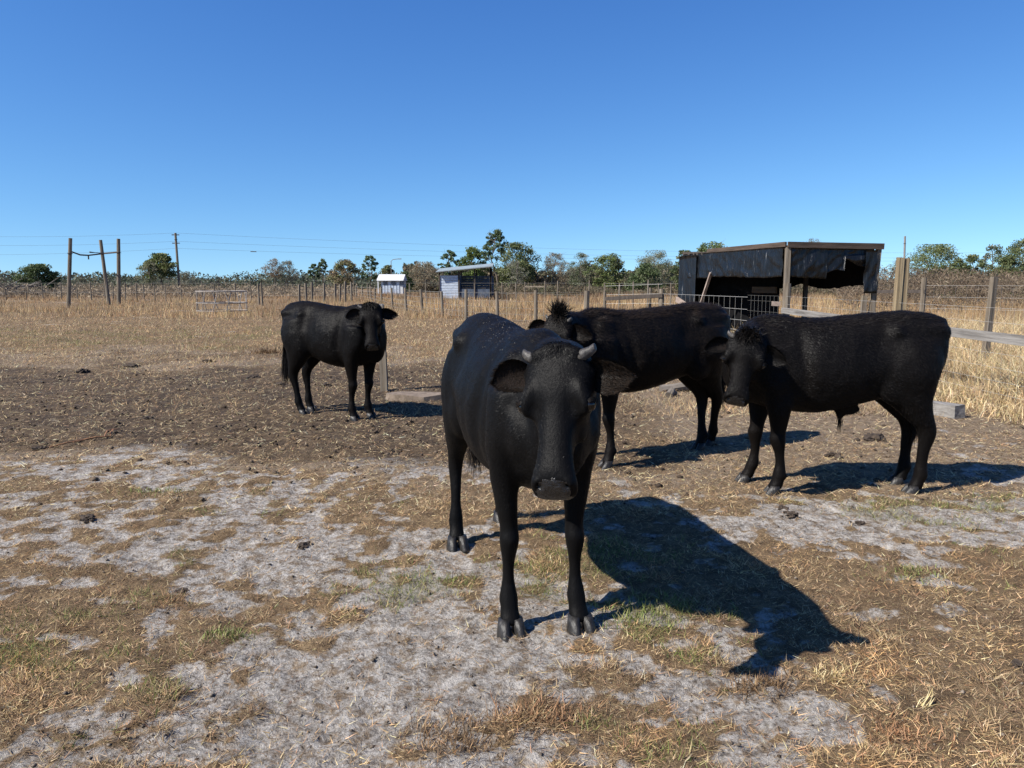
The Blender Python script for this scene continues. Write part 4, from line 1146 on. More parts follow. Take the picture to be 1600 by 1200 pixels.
# ------------------------------------------------------------------ sheds
M_BLUE = noise_mat('blue_white_paint', (.24, .29, .36), (.42, .47, .54), 5, .6, .1, c3=(.48, .53, .59))
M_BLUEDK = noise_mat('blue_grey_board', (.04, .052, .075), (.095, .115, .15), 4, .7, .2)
M_WHITE = noise_mat('white_sheet', (.45, .45, .45), (.58, .58, .57), 3, .55, .1)
M_METAL = noise_mat('metal_roof', (.16, .19, .19), (.30, .34, .34), 4, .45, .1, spec=.5)
def shed_blue():
    x0, x1, xc = P(686, 460, 66).x, P(768, 460, 66).x, P(717, 460, 66).x
    y = 66.0
    root = empty('open_shed', ((x0 + x1) / 2, y, 0)); tag(root, 'pale blue board shed with slanting metal roof and open right half', 'shed')
    rl = Vector(((x0 + x1) / 2, y, 0))
    def pc(mb, name, mat): return child(mb.build(name, mat), root)
    dep = 3.4
    # left (sunlit) wall boards, running back from the near corner
    n = 9; Hh = 1.95
    for i in range(n):
        zc = .12 + (i + .5) * Hh / n
        mb = MB(); mb.box(((x0 + xc) / 2, y + .01 * (i % 2), zc), (xc - x0, .04, Hh / n - .025)); pc(mb, 'board', M_BLUE)
    for i in range(n):
        zc = .12 + (i + .5) * Hh / n
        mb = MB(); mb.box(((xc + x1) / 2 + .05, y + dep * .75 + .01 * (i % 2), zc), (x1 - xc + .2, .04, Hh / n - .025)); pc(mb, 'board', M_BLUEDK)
    mb = MB(); mb.box((x0 + .03, y + dep / 2, .12 + Hh / 2), (.05, dep, Hh)); pc(mb, 'side_wall', M_BLUE)
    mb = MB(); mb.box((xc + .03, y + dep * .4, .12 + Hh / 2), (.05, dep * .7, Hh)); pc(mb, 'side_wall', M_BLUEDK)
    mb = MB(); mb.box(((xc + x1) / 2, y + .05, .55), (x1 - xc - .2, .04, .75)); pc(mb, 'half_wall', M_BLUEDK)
    for xx, hh in ((x0 + .05, 2.35), (xc, 2.5), (xc + 1.35, 2.62), (xc + .4 * 2 + 1.9, 2.7), (x1 - .06, 2.75)):
        for yy in (y - .02, y + dep):
            mb = MB(); mb.box((xx, yy, hh / 2), (.12, .12, hh)); pc(mb, 'post', M_DARKWOOD)
    mb = MB(); f_, k_ = y - .45, y + dep + .4
    rv = [(x0 - .2, f_, 2.40), (x1 + .12, f_, 2.86), (x1 + .12, k_, 3.20), (x0 - .2, k_, 2.74)]
    mb.add(rv + [(a_, b2_, c2_ - .06) for a_, b2_, c2_ in rv], [(0, 1, 2, 3), (7, 6, 5, 4), (0, 4, 5, 1), (1, 5, 6, 2), (2, 6, 7, 3), (3, 7, 4, 0)]); pc(mb, 'roof', M_METAL)
    mb = MB(); mb.bar((x0 - .2, y - .42, 2.33), (x1 + .12, y - .42, 2.81), .05, .12); pc(mb, 'fascia_board', M_DARKWOOD)
shed_blue()
def shed_white():
    y = 98.0
    x0, x1 = P(590, 450, y).x, P(630, 450, y).x
    root = empty('white_shed', ((x0 + x1) / 2, y, 0)); tag(root, 'small white shed with pitched roof in the field, left of the blue shed', 'shed')
    def pc(mb, name, mat): return child(mb.build(name, mat), root)
    W = x1 - x0; H_ = 1.75; dep = 3.0
    mb = MB(); mb.box(((x0 + x1) / 2 + .2, y + dep / 2, H_ / 2), (W - .5, dep, H_)); pc(mb, 'wall', M_WHITE)
    for i in range(6):
        mb = MB(); mb.box((x0 + .75 + i * (W - 1.0) / 6, y - .04, H_ / 2 - .1), ((W - 1.0) / 6 - .1, .05, H_ - .35)); pc(mb, 'wall_panel', M_BLUE)
    mb = MB()
    xa, xb = x0 - .05, x1 + .08
    mb.add([(xa, y - .35, H_), (xb, y - .35, H_), (xb, y + dep / 2, H_ + .75), (xa, y + dep / 2, H_ + .75), (xa, y + dep + .35, H_), (xb, y + dep + .35, H_),
            (xa, y - .35, H_ - .08), (xb, y - .35, H_ - .08), (xa, y + dep + .35, H_ - .08), (xb, y + dep + .35, H_ - .08)],
           [(0, 1, 2, 3), (3, 2, 5, 4), (6, 7, 1, 0), (4, 5, 9, 8), (0, 3, 4, 8, 6), (7, 9, 5, 2, 1), (6, 8, 9, 7)])
    pc(mb, 'roof', M_WHITE)
    mb = MB(); mb.box((x0 + .12, y - .25, H_ / 2), (.12, .12, H_ - .1)); pc(mb, 'post', M_WHITE)
    for i in range(3):
        mb = MB(); mb.box((x0 + 1.0 + i * 1.05, y - .09, H_ - .35), (.55, .04, .5)); pc(mb, 'awning_flap', M_BLUEDK)
shed_white()

# ------------------------------------------------------------------ poles and power line
def pole(name, label, px, pyb, y, top_px, top_py, r, cat, mat=M_POST, group=None):
    b_ = P(px, pyb, y); tp_ = P(top_px, top_py, y)
    root = empty(name, (b_.x, y, 0)); tag(root, label, cat, group)
    mb = MB(); d = tp_ - Vector((b_.x, y, 0))
    mb.tube([Vector((b_.x, y, -.3)) + (d + Vector((0, 0, .3))) * (i / 6) for i in range(7)], r, 10, r * .85, wob=.03)
    child(mb.build('shaft', mat), root)
    mb = MB(); mb.tube([tp_ - d.normalized() * .9, tp_ - d.normalized() * .86], r * 1.25, 10); child(mb.build('band', M_DARKWOOD), root)
    return root, tp_, b_
p1, t1, b1 = pole('wooden_pole', 'leftmost of three tall weathered poles standing in the dry grass', 106, 480, 45, 110, 372, .115, 'pole')
p2, t2, b2 = pole('wooden_pole', 'leaning tall weathered pole, middle of the three in the dry grass', 170, 466, 52, 157, 375, .12, 'pole')
p3, t3, b3 = pole('wooden_pole', 'rightmost of three tall weathered poles, upright in the dry grass', 185, 472, 50, 185, 373, .125, 'pole')
mb = MB(); a = P(111, 393, 45); c = P(163, 396, 52); m_ = P(138, 399, 48.5)
mb.tube([a, a.lerp(m_, .5) - Vector((0, 0, .08)), m_, c], .045, 6)
mb.tube([m_, m_ - Vector((0, 0, .25))], .04, 6)
tag(mb.build('hanging_cable', M_DARKWOOD), 'dark cable slung between the left pole and the leaning pole', 'cable')
mb = MB(); mb.tube([P(140, 394, 51), P(163, 396, 51.8), P(186, 394, 50)], .05, 6)
tag(mb.build('cross_beam', M_DARKWOOD), 'thin dark beam joining the leaning pole to the right pole', 'beam')
pu, tu, bu = pole('utility_pole', 'tall thin utility pole carrying wires above the far left trees', 281, 458, 105, 274, 364, .17, 'utility pole')
for k in range(2):
    mb = MB(); mb.bar(tu + Vector((-.5, 0, -.25 - 1.1 * k)), tu + Vector((.5, 0, -.25 - 1.1 * k)), .10, .12); child(mb.build('cross_arm', M_DARKWOOD), pu)
pr, tr_, br_ = pole('utility_pole', 'thin grey utility pole behind the shrubs right of the shelter', 1413, 440, 95, 1414, 369, .13, 'utility pole', M_GREYWOOD)
wire_root = empty('power_line', (tu.x, 105, 0)); tag(wire_root, 'three thin power wires strung across the sky over the tree line', 'power line')
far_r = P(1413, 369, 95)
for (pl, pm, prr) in ((369, 364, 392), (383, 377, 400), (398, 388, 405)):
    mb = MB()
    Lp = P(-60, pl, 112); Mp = P(275, pm, 105); Rp = P(1010, prr, 118); R2 = P(1700, prr + 2, 140)
    def sagl(a, b, s_, n=14): return [a.lerp(b, i / n) - Vector((0, 0, s_ * 4 * (i / n) * (1 - i / n))) for i in range(n + 1)]
    mb.tube(sagl(Lp, Mp, .25) + sagl(Mp, Rp, .25)[1:] + sagl(Rp, R2, .2)[1:], .009, 4)
    child(mb.build('wire', M_DARKWOOD), wire_root)
mb = MB(); q_ = P(396, 393, 107); mb.tube([q_ - Vector((.4, 0, 0)), q_ + Vector((.4, 0, -.03))], .05, 6); child(mb.build('splice_box', M_DARKWOOD), wire_root)
lm, lt, lb = pole('street_lamp', 'thin lamp post with curved arm above the trees by the white shed', 612, 445, 120, 611, 408, .06, 'lamp post', M_GREYWOOD)
mb = MB(); mb.tube([lt, lt + Vector((.3, 0, .25)), lt + Vector((1.2, 0, .35))], .05, 6); child(mb.build('lamp_arm', M_GREYWOOD), lm)
mb = MB(); mb.box(lt + Vector((1.35, 0, .33)), (.5, .2, .12)); child(mb.build('lamp_head', M_GREYWOOD), lm)

# hay ring
hr = empty('hay_ring', (*P(347, 480, 38).xy, 0)); tag(hr, 'rusty white tubular hay ring standing in the pasture at left', 'hay ring')
hc_ = Vector((P(347, 480, 38).x, 38.0, 0)); rr = 1.18
def circ(z, ph=0, n=28): return [hc_ + Vector((rr * math.cos(2 * math.pi * i / n), rr * math.sin(2 * math.pi * i / n), z + ph * math.sin(2 * math.pi * i / n))) for i in range(n + 1)]
for z in (.12, .50, 1.06):
    mb = MB(); mb.tube(circ(z), .028, 6); child(mb.build('hoop', M_RUST), hr)
for i in range(12):
    a0 = 2 * math.pi * i / 12; a1 = a0 + .22
    mb = MB(); mb.tube([hc_ + Vector((rr * math.cos(a0), rr * math.sin(a0), .12)), hc_ + Vector((rr * math.cos(a1), rr * math.sin(a1), 1.06))], .022, 6); child(mb.build('upright', M_RUST), hr)

# ------------------------------------------------------------------ trees and scrub
TWIG = [(.20, .17, .14), (.26, .22, .18), (.15, .12, .10)]
LEAVES = dict(dark=[(0.052, 0.077, 0.030), (0.077, 0.106, 0.041), (0.110, 0.136, 0.058)],
              green=[(0.106, 0.146, 0.038), (0.142, 0.180, 0.054), (0.084, 0.114, 0.036)],
              olive=[(0.145, 0.161, 0.065), (0.102, 0.122, 0.052), (0.204, 0.196, 0.089)],
              grey=[(0.196, 0.196, 0.136), (0.145, 0.150, 0.102), (0.256, 0.238, 0.179)],
              brown=[(0.229, 0.161, 0.098), (0.161, 0.120, 0.077), (0.281, 0.212, 0.136)],
              pine=[(0.077, 0.120, 0.059), (0.102, 0.150, 0.077), (0.127, 0.167, 0.094)])
def make_tree(name, label, px, top_py, w_px, y, kind, n=2600, crown_lo=.25, leaf=.16, trunks=1, lean=0.0, open_=.25, cat='tree', base_px=None, mix=None, seed=0, shape='round', group=None, depth=1.0):
    rg = np.random.default_rng(1000 + seed)
    x = P(base_px or px, 445, y).x; xt = P(px, 445, y).x
    H = P(px, top_py, y).z; W = w_px / FX * y / 2 * 1.12
    root = empty(name, (x, y, 0)); tag(root, label, cat, group)
    # trunk and limbs
    mb = MB(); tips = []
    for k in range(trunks):
        a = rg.uniform(0, 6.28); top = Vector((xt - x + (W * .35 * math.cos(a) if trunks > 1 else 0), W * .3 * math.sin(a) if trunks > 1 else 0, H * .86))
        r0 = max(.05, H * .018)
        pts = [Vector((0, 0, -.1)).lerp(top, i / 5) + Vector((rg.normal(0, .03 * H * (i > 0)), rg.normal(0, .03 * H * (i > 0)), 0)) for i in range(6)]
        mb.tube(pts, r0, 6, r0 * .3)
        for j in range(11 if shape != 'bush' else 7):
            f = rg.uniform(max(crown_lo * .8, .12), .95); st = Vector((0, 0, 0)).lerp(top, f)
            i0 = min(int(f * 5), 4); st = pts[i0].lerp(pts[i0 + 1], f * 5 - i0)
            a = rg.uniform(0, 6.28); ln = W * rg.uniform(.45, .95) * (1 - .45 * f)
            en = st + Vector((math.cos(a) * ln, math.sin(a) * ln, H * rg.uniform(.03, .16)))
            md = st.lerp(en, .5) + Vector((0, 0, H * .02))
            mb.tube([st, md, en], r0 * .35, 5, r0 * .1); tips.append(en)
            for q_ in range(3):
                e2 = en + Vector((rg.normal(0, W * .18), rg.normal(0, W * .18), rg.uniform(0, H * .12))); mb.tube([md.lerp(en, rg.uniform(.2, 1)), e2], r0 * .12, 4, r0 * .04)
    mb.v = [tuple(Vector(p)) for p in mb.v]
    o = mb.build('trunk', M_TWIG if kind in ('grey', 'brown') else M_BARK, root)
    # crown: clumps of leaf faces
    if shape == 'pine': nc = 62
    elif shape == 'bush': nc = 110
    else: nc = 105
    n = int(n * 2.4)
    th = rg.uniform(0, 6.28, nc); cz = rg.uniform(crown_lo, 1, nc)
    rad = rg.uniform(.15, 1, nc) ** .5
    if shape == 'pine':
        prof = np.interp(cz, [crown_lo, .55, .8, 1], [.75, .9, .8, .25])
    elif shape == 'bush':
        cz = rg.uniform(.04, 1, nc); prof = np.interp(cz, [0, .3, .7, 1], [.95, 1.0, .78, .2])
    else:
        prof = np.interp(cz, [crown_lo, (1 + crown_lo) / 2, .85, 1], [.62, 1.0, .72, .28])
    prof = prof * (1 + .28 * np.sin(th * 2 + seed) * np.cos(cz * 9 + seed))
    cc = np.stack([np.cos(th) * rad * prof * W * .95 + (xt - x) * cz, np.sin(th) * rad * prof * W * .88 * depth, cz * H * .95], -1)
    cs = rg.uniform(.17, .36, nc) * W * (1 if shape != 'pine' else .62)
    cs = np.clip(cs, .2, 2.2)
    wt = rg.uniform(.45, 1, nc); wt[rg.uniform(0, 1, nc) < open_] *= .08
    ci = rg.choice(nc, n, p=wt / wt.sum())
    d = rg.normal(0, 1, (n, 3)); d /= np.linalg.norm(d, axis=1, keepdims=True); d *= rg.uniform(0, 1, (n, 1)) ** .45
    pos = cc[ci] + d * cs[ci][:, None] * np.array((1, 1, .68))
    pos[:, 2] = np.clip(pos[:, 2], .05, H)
    sz = leaf * .72 * rg.uniform(.55, 1.4, (n, 1))
    e1 = rg.normal(0, 1, (n, 3)); e1 /= np.linalg.norm(e1, axis=1, keepdims=True)
    e2 = np.cross(e1, rg.normal(0, 1, (n, 3))); e2 /= np.linalg.norm(e2, axis=1, keepdims=True)
    asp = .55 if kind not in ('grey', 'brown') else .22
    v = np.stack([pos - e1 * sz, pos + e2 * sz * asp, pos + e1 * sz, pos - e2 * sz * asp], 1)
    me = mesh_np('crown', v.reshape(-1, 3), quads=np.arange(4 * n).reshape(n, 4))
    pal = np.array(LEAVES[kind] + (LEAVES[mix] if mix else []))
    base = pal[rg.integers(0, len(pal), nc)][ci] * .6 + pal[rg.integers(0, len(pal), n)] * .4
    c = np.clip(base * (1 + rg.normal(0, .18, (n, 1))), .005, 1)
    add_col(me, np.repeat(c, 4, 0))
    link('crown', me, M_LEAF, root)
    return root
TR = [
    # name, label, px, top, width, y, kind, opts
    ('oak_tree', 'dark rounded oak at the far left edge of the field', 62, 413, 56, 95, 'dark', dict(n=3000, crown_lo=.12, open_=.1, leaf=.2)),
    ('maple_tree', 'green crowned tree with grey lower branches beside the utility pole', 253, 396, 50, 105, 'green', dict(n=2400, crown_lo=.45, mix='olive', leaf=.2)),
    ('scrub_tree', 'pale olive scrub tree leaning at the foot of the green crowned tree', 236, 408, 34, 103, 'grey', dict(n=1700, crown_lo=.2, mix='olive')),
    ('scrub_tree', 'low grey scrub tree right of the utility pole', 290, 424, 32, 112, 'grey', dict(n=1300, crown_lo=.2)),
    ('bare_tree', 'sparse pinkish brown bare tree left of the standing cow, in the distance', 428, 402, 30, 120, 'brown', dict(n=800, crown_lo=.45, open_=.5, trunks=1)),
    ('bare_tree', 'pale twiggy bare tree with grey stems beside the sparse brown tree', 448, 406, 34, 121, 'grey', dict(n=1000, crown_lo=.35, open_=.4, trunks=2)),
    ('pine_tree', 'small dark pine behind the left cow, nearer the bare trees', 491, 410, 18, 130, 'pine', dict(n=900, crown_lo=.45, shape='pine')),
    ('pine_tree', 'slim pine with flat tufted top behind the left cow', 505, 403, 18, 130, 'pine', dict(n=700, crown_lo=.62, shape='pine')),
    ('scrub_tree', 'rounded brown and olive scrub tree between the pines', 540, 405, 46, 110, 'olive', dict(n=2600, crown_lo=.12, mix='brown')),
    ('pine_tree', 'tall ragged pine just left of the white shed', 578, 396, 28, 118, 'pine', dict(n=1500, crown_lo=.38, shape='pine')),
    ('scrub_tree', 'small olive tree behind the white shed roof', 606, 414, 24, 125, 'olive', dict(n=1000, crown_lo=.3)),
    ('scrub_tree', 'dark bush at the right end of the white shed', 634, 424, 20, 105, 'dark', dict(n=1100, shape='bush')),
    ('bare_tree', 'broad brown leafless bush between the white and blue sheds', 664, 409, 52, 108, 'brown', dict(n=2600, crown_lo=.12, mix='grey', trunks=3)),
    ('pine_tree', 'pine with open tufts above the left end of the blue shed', 703, 389, 34, 112, 'pine', dict(n=1500, crown_lo=.42, shape='pine')),
    ('oak_tree', 'bright green leafy oak behind the blue shed', 740, 384, 40, 105, 'green', dict(n=2800, crown_lo=.3)),
    ('pine_tree', 'tallest pine on the skyline with a high open crown', 774, 356, 50, 110, 'pine', dict(n=1800, crown_lo=.55, shape='pine', open_=.35, mix='dark')),
    ('oak_tree', 'large dark oak to the right of the tallest pine', 808, 379, 62, 104, 'dark', dict(n=4200, crown_lo=.12, mix='olive', open_=.12)),
    ('bare_tree', 'pale leafless tree standing before the large dark oak', 804, 405, 34, 98, 'grey', dict(n=700, crown_lo=.3, open_=.5, trunks=2)),
    ('scrub_tree', 'grey brown scrub tree right of the large dark oak', 866, 395, 40, 106, 'grey', dict(n=2400, crown_lo=.15, mix='brown')),
    ('scrub_tree', 'slender grey green scrub tree in the middle of the tree line', 907, 394, 36, 104, 'grey', dict(n=2200, crown_lo=.12, mix='dark')),
    ('willow_tree', 'rounded light green willow like tree left of the shelter trees', 949, 396, 54, 100, 'olive', dict(n=3600, crown_lo=.1, mix='green', open_=.08)),
    ('bare_tree', 'bare greyish tree between the slender scrub and the willow', 884, 404, 26, 112, 'grey', dict(n=700, crown_lo=.3, open_=.4)),
    ('oak_tree', 'wide grey green oak with dark low branches, left of the tarp shelter', 1022, 391, 62, 96, 'grey', dict(n=3600, crown_lo=.25, mix='olive')),
    ('holly_tree', 'dark green bush under the wide grey green oak', 1008, 412, 56, 90, 'dark', dict(n=2600, shape='bush')),
    ('oak_tree', 'green oak rising directly behind the left end of the tarp shelter', 1068, 389, 36, 80, 'olive', dict(n=2400, crown_lo=.15, mix='dark')),
    ('oak_tree', 'leafy treetop showing above the tarp shelter roof', 1112, 377, 66, 90, 'olive', dict(n=3000, crown_lo=.2, mix='green')),
    ('bare_tree', 'grey treetop showing over the peak of the shelter roof', 1268, 369, 40, 100, 'grey', dict(n=1500, crown_lo=.3)),
    ('oak_tree', 'broad sunlit green oak behind the tall double post', 1456, 382, 92, 68, 'green', dict(n=5200, crown_lo=.12, mix='olive', open_=.1, leaf=.14)),
    ('holly_tree', 'grey shrub leaning at the left side of the broad green oak', 1404, 400, 36, 66, 'grey', dict(n=1300, shape='bush')),
    ('holly_tree', 'narrow dark shrub right of the broad green oak', 1519, 396, 40, 66, 'dark', dict(n=1700, crown_lo=.1, mix='olive')),
    ('scrub_tree', 'upright dark shrub with bare twigs on top near the right edge', 1548, 380, 36, 66, 'dark', dict(n=1500, crown_lo=.1, mix='grey')),
    ('holly_tree', 'low dark green shrub between the broad green oak and the narrow shrub', 1494, 402, 34, 64, 'dark', dict(n=1700, shape='bush', mix='olive')),
    ('holly_tree', 'dark rounded shrub just left of the oak at the right edge', 1572, 398, 34, 63, 'dark', dict(n=1900, shape='bush', mix='olive')),
    ('oak_tree', 'dark oak cut by the right edge of the picture', 1596, 372, 76, 62, 'dark', dict(n=6500, crown_lo=.05, mix='olive', open_=.1)),
]
for i, (nm, lb_, px, tp_, wp, y, kind, o_) in enumerate(TR):
    ly = o_.pop('leaf', .16)
    make_tree(nm, lb_, px, tp_, wp, y, kind, seed=i, leaf=ly * y / 105, **o_)
# low scrub that reads as one mass
def mass(name, label, n, xf, y0, y1, h0, h1, pal, leaf, asp, seed, base=0.0, clump=.12):
    rg = np.random.default_rng(seed)
    y = rg.uniform(y0, y1, n); x = rg.uniform(*xf, n) * y
    hh = h0 + (h1 - h0) * np.clip(.5 + 1.1 * fbm(x * clump, y * clump * .6, seed, 4), 0, 1)
    z = base + rg.uniform(0, 1, n) ** .8 * hh
    pos = np.stack([x, y, z], -1)
    e1 = rg.normal(0, 1, (n, 3)) * np.array((.8, .8, 1.0)); e1 /= np.linalg.norm(e1, axis=1, keepdims=True)
    e2 = np.cross(e1, rg.normal(0, 1, (n, 3))); e2 /= np.linalg.norm(e2, axis=1, keepdims=True)
    sz = leaf * rg.uniform(.5, 1.5, (n, 1))
    v = np.stack([pos - e1 * sz, pos + e2 * sz * asp, pos + e1 * sz, pos - e2 * sz * asp], 1)
    me = mesh_np(name, v.reshape(-1, 3), quads=np.arange(4 * n).reshape(n, 4))
    pal = np.array(pal); ii = np.clip(((fbm(x * clump * 2, y * .1, seed + 3, 2) * .5 + .5) * len(pal) + rg.normal(0, .6, n)).astype(int), 0, len(pal) - 1)
    add_col(me, np.repeat(pal[ii] * (1 + rg.normal(0, .18, (n, 1))), 4, 0))
    return tag(link(name, me, M_LEAF), label, 'scrub', kind='stuff')
mass('distant_wood', 'low dark far off wood along the left horizon', 40000, (-.85, -.12), 165, 260, .3, 5.0, [(.060, .074, .046), (.080, .092, .058), (.118, .108, .078)], .3, .6, 201, clump=.05)
mass('distant_wood', 'low far off wood filling the gaps in the tree line', 24000, (-.15, .9), 150, 210, .6, 3.8, [(.065, .080, .048), (.088, .098, .060), (.125, .115, .082)], .3, .6, 203, clump=.06)
mass('dry_scrub', 'brown grey dry scrub in front of the right hand trees', 46000, (.42, .9), 34, 62, 1.3, 2.7, [(.11, .078, .052), (.15, .110, .072), (.20, .155, .105)], .10, .16, 205)
mass('dry_scrub', 'grey brown weeds below the middle tree line', 30000, (-.09, .42), 82, 98, .3, 1.5, [(.10, .085, .05), (.15, .115, .075), (.075, .075, .04)], .2, .2, 207)
mass('dry_scrub', 'grey brown weeds before the far left wood', 24000, (-.85, -.2), 72, 130, .3, 1.5, [(.21, .165, .115), (.27, .21, .14), (.15, .125, .09)], .2, .2, 209)
mass('scrub_thicket', 'mixed olive and brown thicket filling the middle tree line', 42000, (-.14, .235), 112, 128, .8, 5.0, [(.075, .082, .042), (.105, .105, .060), (.135, .108, .072), (.060, .072, .034)], .26, .5, 211, clump=.11)
mass('scrub_thicket', 'dark olive thicket under the trees at the right edge', 26000, (.50, .82), 66, 74, .9, 3.6, [(.055, .070, .030), (.085, .095, .045), (.12, .105, .065)], .15, .5, 213, clump=.2)
# brush pile at the far left edge
mb = MB(); c0 = P(20, 440, 80)
for k in range(90):
    a = Vector((c0.x + random.gauss(0, 1.9), 80 + random.gauss(0, 1.0), random.uniform(.0, 1.1))); d = Vector((random.gauss(0, 1), random.gauss(0, .6), random.uniform(-.1, .55))).normalized()
    mb.tube([a, a + d * random.uniform(.8, 2.4)], random.uniform(.03, .09), 5, .02)
tag(mb.build('brush_pile', M_TWIG), 'tangled pile of grey cut branches at the far left edge', 'brush pile', kind='stuff')

# ------------------------------------------------------------------ small things in the paddock
# post beside the left cow
pb = G(601, 611)
r0 = empty('wooden_post', (pb.x, pb.y, 0)); tag(r0, 'square weathered post standing alone behind the left cow', 'post')
mb = MB(); mb.bar((pb.x, pb.y, -.2), (pb.x - .04, pb.y, 1.18), .10, .09, up=(0, 1, 0), jit=.006); child(mb.build('shaft', M_POST), r0)
mb = MB(); mb.bar((pb.x - .039, pb.y, 1.178), (pb.x - .040, pb.y, 1.20), .085, .078, up=(0, 1, 0), jit=.004); child(mb.build('worn_top', M_GREYWOOD), r0)
# slab
sb = G(652, 622)
def rock(name, c, size, mat, label, cat, seed, rz=0, group=None, lump=.25, nu=9, nv=14, flat=0):
    rg = np.random.default_rng(seed); so = Solid(); so.ell((0, 0, 0), (1, 1, 1), None, nu, nv)
    v = np.array(so.v)
    n_ = fbm(v[:, 0] * 1.7 + seed, v[:, 1] * 1.7 + v[:, 2] * 1.3, seed, 3)
    v *= (1 + lump * n_ * 1.6)[:, None]
    if flat: v[:, 2] = np.sign(v[:, 2]) * np.abs(v[:, 2]) ** flat
    v *= np.array(size)
    me = bpy.data.meshes.new(name); me.from_pydata([tuple(p) for p in v], [], so.f)
    o = link(name, me, mat, None, Vector((c.x, c.y, c.z)), rz)
    return tag(o, label, cat, group)
mb = MB(); rg = random.Random(4)
ang = [2 * math.pi * i / 9 for i in range(9)]
top = [(.40 * math.cos(t) * rg.uniform(.85, 1.1), .24 * math.sin(t) * rg.uniform(.85, 1.1)) for t in ang]
vs = [(x, y, .06 + .016 * rg.uniform(-1, 1)) for x, y in top] + [(x * 1.06, y * 1.06, -.03) for x, y in top]
mb.add(vs, [tuple(range(9)), tuple(range(9, 18))[::-1]] + [(i, i + 9, (i + 1) % 9 + 9, (i + 1) % 9) for i in range(9)])
tag(mb.build('stone_slab', M_STONE, None, (sb.x, sb.y, 0), .2), 'flat pale stone slab lying at the foot of the lone post', 'slab')
# fallen timber by the right fence
a, b_ = G(1376, 632), G(1499, 654)
mb = MB(); d = (b_ - a).normalized(); mb.bar((a.x, a.y, .06), (b_.x, b_.y, .075), .16, .14, jit=.008)
tag(mb.build('fallen_timber', M_GREYWOOD), 'squared grey timber lying on the ground behind the steer', 'timber')
# weathered root pieces
for k, (px, py, L, w, lb) in enumerate(((1068, 612, .34, .05, 'grey weathered log lying behind the shaggy cow'), (1050, 620, .22, .035, 'short grey stick beside the weathered log'))):
    c = G(px, py); mb = MB(); a0 = .3 + k
    mb.tube([c + Vector((math.cos(a0) * L * t, math.sin(a0) * L * t * .4, .03 + .05 * (1 - abs(t)))) for t in (-1, -.5, 0, .5, 1)], w * 1.3, 8, w, wob=.25)
    tag(mb.build('log', M_TWIG), lb, 'log')
# dung and clods big enough to point at
DG = [(1345, 815, .055, 'dark dung pat curled up on the sand, right of the cow shadow'), (1238, 808, .060, 'round dark dung lump in the green grass below the steer'),
      (1222, 792, .05, 'grey brown dung lump just behind the round lump under the steer'), (475, 854, .050, 'lumpy brown clod on the sand left of the front cow'),
      (137, 811, .07, 'flat dark dung pat at left on pale sand'), (62, 702, .09, 'dark dung heap beside the orange straw at left'), (510, 603, .10, 'dark lump of dung under the belly of the left cow'),
      (438, 602, .09, 'dark lump of dung just left of the left cow'), (1365, 688, .15, 'wide flat dung pat under the steer'), (1303, 715, .085, 'rounded dung lump in front of the wide pat under the steer'),
      (233, 656, .08, 'small dark dung lump in the middle of the dark dirt'), (130, 582, .14, 'dark dung heap near the straw edge at the left'), (205, 574, .14, 'low dark mound right of the dung heap at the straw edge'),
      (395, 590, .13, 'crumbled dark mound on the dirt left of the left cow'), (325, 566, .14, 'dark lumps on grey ground behind the left dirt'), (1435, 682, .06, 'dark chip lying on the sand behind the steer'),
      (1595, 1040, .05, 'brown clod at the lower right edge'), (283, 925, .035, 'small dark clod on the thatch at lower left')]
for k, (px, py, s_, lb) in enumerate(DG):
    c = G(px, py); s_ *= .72; root = empty('dung_pat', (c.x, c.y, zf(c.x, c.y)), k * 1.3)
    tag(root, lb, 'dung')
    rk = rock('crust', Vector((0, 0, s_ * .12)), (s_, s_ * .8, s_ * .36), M_DUNG, None, None, 300 + k, 0, None, .8, 12, 18); rk.parent = root
    for j in range(3):
        rk = rock('crumb', Vector((s_ * random.uniform(-1.5, 1.5), s_ * random.uniform(-1.2, 1.2), s_ * .06)), (s_ * .3, s_ * .28, s_ * .2), M_DUNG, None, None, 400 + k * 3 + j, 0, None, .5, 6, 9); rk.parent = root
# orange twine / straw strand on the dirt
mb = MB(); pts = [G(78, 702), G(105, 697), G(130, 690), G(150, 688), G(163, 686), G(168, 678), G(178, 673), G(172, 682)]
mb.tube([p + Vector((0, 0, .02 + .012 * (i % 2))) for i, p in enumerate(pts)], .007, 6)
mb.tube([p + Vector((.03, .05, .016 + .012 * ((i + 1) % 2))) for i, p in enumerate(pts[1:-1])], .005, 6)
tag(mb.build('orange_twine', noise_mat('orange_twine', (.20, .09, .04), (.30, .16, .08), 30, .8, .2)), 'orange twine straggling over the dark dirt at left', 'twine')
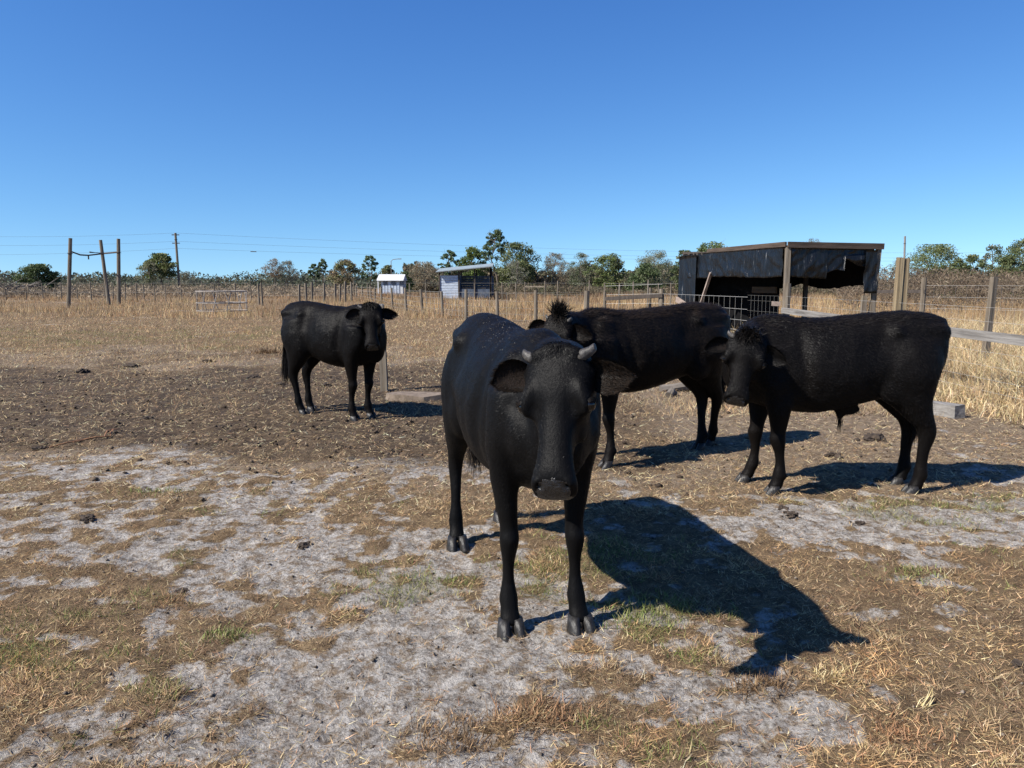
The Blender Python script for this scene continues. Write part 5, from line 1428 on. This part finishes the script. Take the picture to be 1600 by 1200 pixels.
# bundles of yellow straw standing out at lower right
def tuft(px, py, n, L, colr, label, spread=.5, width=.004, dirn=None, seed=0, sp_=.06):
    rg = np.random.default_rng(seed); c = G(px, py)
    az = rg.uniform(0, 6.28, n) if dirn is None else rg.normal(dirn, .35, n)
    le = np.abs(rg.normal(spread, .3, n)); d = np.stack([np.cos(az) * np.sin(le), np.sin(az) * np.sin(le), np.cos(le)], -1)
    b0 = np.array((c.x, c.y, 0)) + rg.normal(0, sp_, (n, 3)) * np.array((1.3, .8, 0)); b0[:, 2] = hgt(b0[:, 0], b0[:, 1]) - .004
    s_ = np.cross(d, (0, .3, 1)); s_ /= np.linalg.norm(s_, axis=1, keepdims=True); w = width * rg.uniform(.6, 1.4, (n, 1))
    ll = L * rg.uniform(.5, 1.2, (n, 1)); md = b0 + d * ll * .6; tp = md + (d + rg.normal(0, .3, (n, 3))) * ll * .4
    v = np.stack([b0 - s_ * w, b0 + s_ * w, md + s_ * w * .8, md - s_ * w * .8, tp], 1); i = np.arange(n)[:, None] * 5
    me = mesh_np('grass_tuft', v.reshape(-1, 3), tris=i + np.array([[3, 2, 4]]), quads=i + np.array([[0, 1, 2, 3]]))
    pal = np.array(colr); add_col(me, np.repeat(pal[rg.integers(0, len(pal), n)] * (1 + rg.normal(0, .15, (n, 1))), 5, 0))
    tag(link('grass_tuft', me, M_GRASS), label, 'grass tuft', kind='stuff')
YEL = [(.55, .43, .20), (.46, .36, .17), (.62, .52, .30)]; BRN = [(.20, .125, .065), (.28, .18, .10), (.14, .09, .05)]; GRN = [(.15, .19, .05), (.22, .25, .08), (.30, .28, .12)]; RST = [(.38, .20, .10), (.46, .27, .15), (.30, .16, .08)]
tuft(1442, 1110, 16, .10, YEL, 'yellow straw bundle pointing right at lower right', 1.36, .0022, .5, 1, .014)
tuft(1305, 1060, 140, .06, YEL, 'pale yellow straw tuft beside the shadow of the head', 1.2, .0022, None, 2, .035)
tuft(1188, 1072, 600, .07, BRN, 'brown matted grass tuft below the shadow of the muzzle', 1.2, .0016, None, 3, .055)
tuft(1405, 1150, 420, .05, RST, 'rust coloured grass tuft near the bottom right', 1.1, .0016, None, 4, .06)
tuft(1010, 958, 620, .055, GRN, 'green grass tuft growing at the edge of the cow shadow', .9, .0018, None, 5, .11)
tuft(358, 994, 260, .04, GRN, 'small green tuft on the sand at lower left', .9, .0018, None, 6, .05)
tuft(720, 1155, 800, .06, BRN, 'dark brown dead grass clump at the bottom centre', 1.1, .0015, None, 7, .075)
tuft(850, 1120, 700, .055, BRN + RST, 'reddish dead grass clump at the bottom, right of centre', 1.1, .0015, None, 8, .07)
tuft(1424, 898, 300, .045, GRN, 'green grass tuft at right on the thatch', .9, .0018, None, 9, .07)
tuft(420, 552, 300, .16, BRN, 'dark weed tuft behind the tail of the left cow', .8, .006, None, 10, .15)
tuft(240, 770, 240, .045, GRN, 'small green patch on the sand at the left edge of the dirt', .9, .0025, None, 11, .09)
# strands hanging from muzzle and sheath
def strand(name, pts, r, mat, parent=None):
    mb = MB(); mb.tube(pts, r, 5, r * .5); return child(mb.build(name, mat), parent) if parent else mb.build(name, mat)
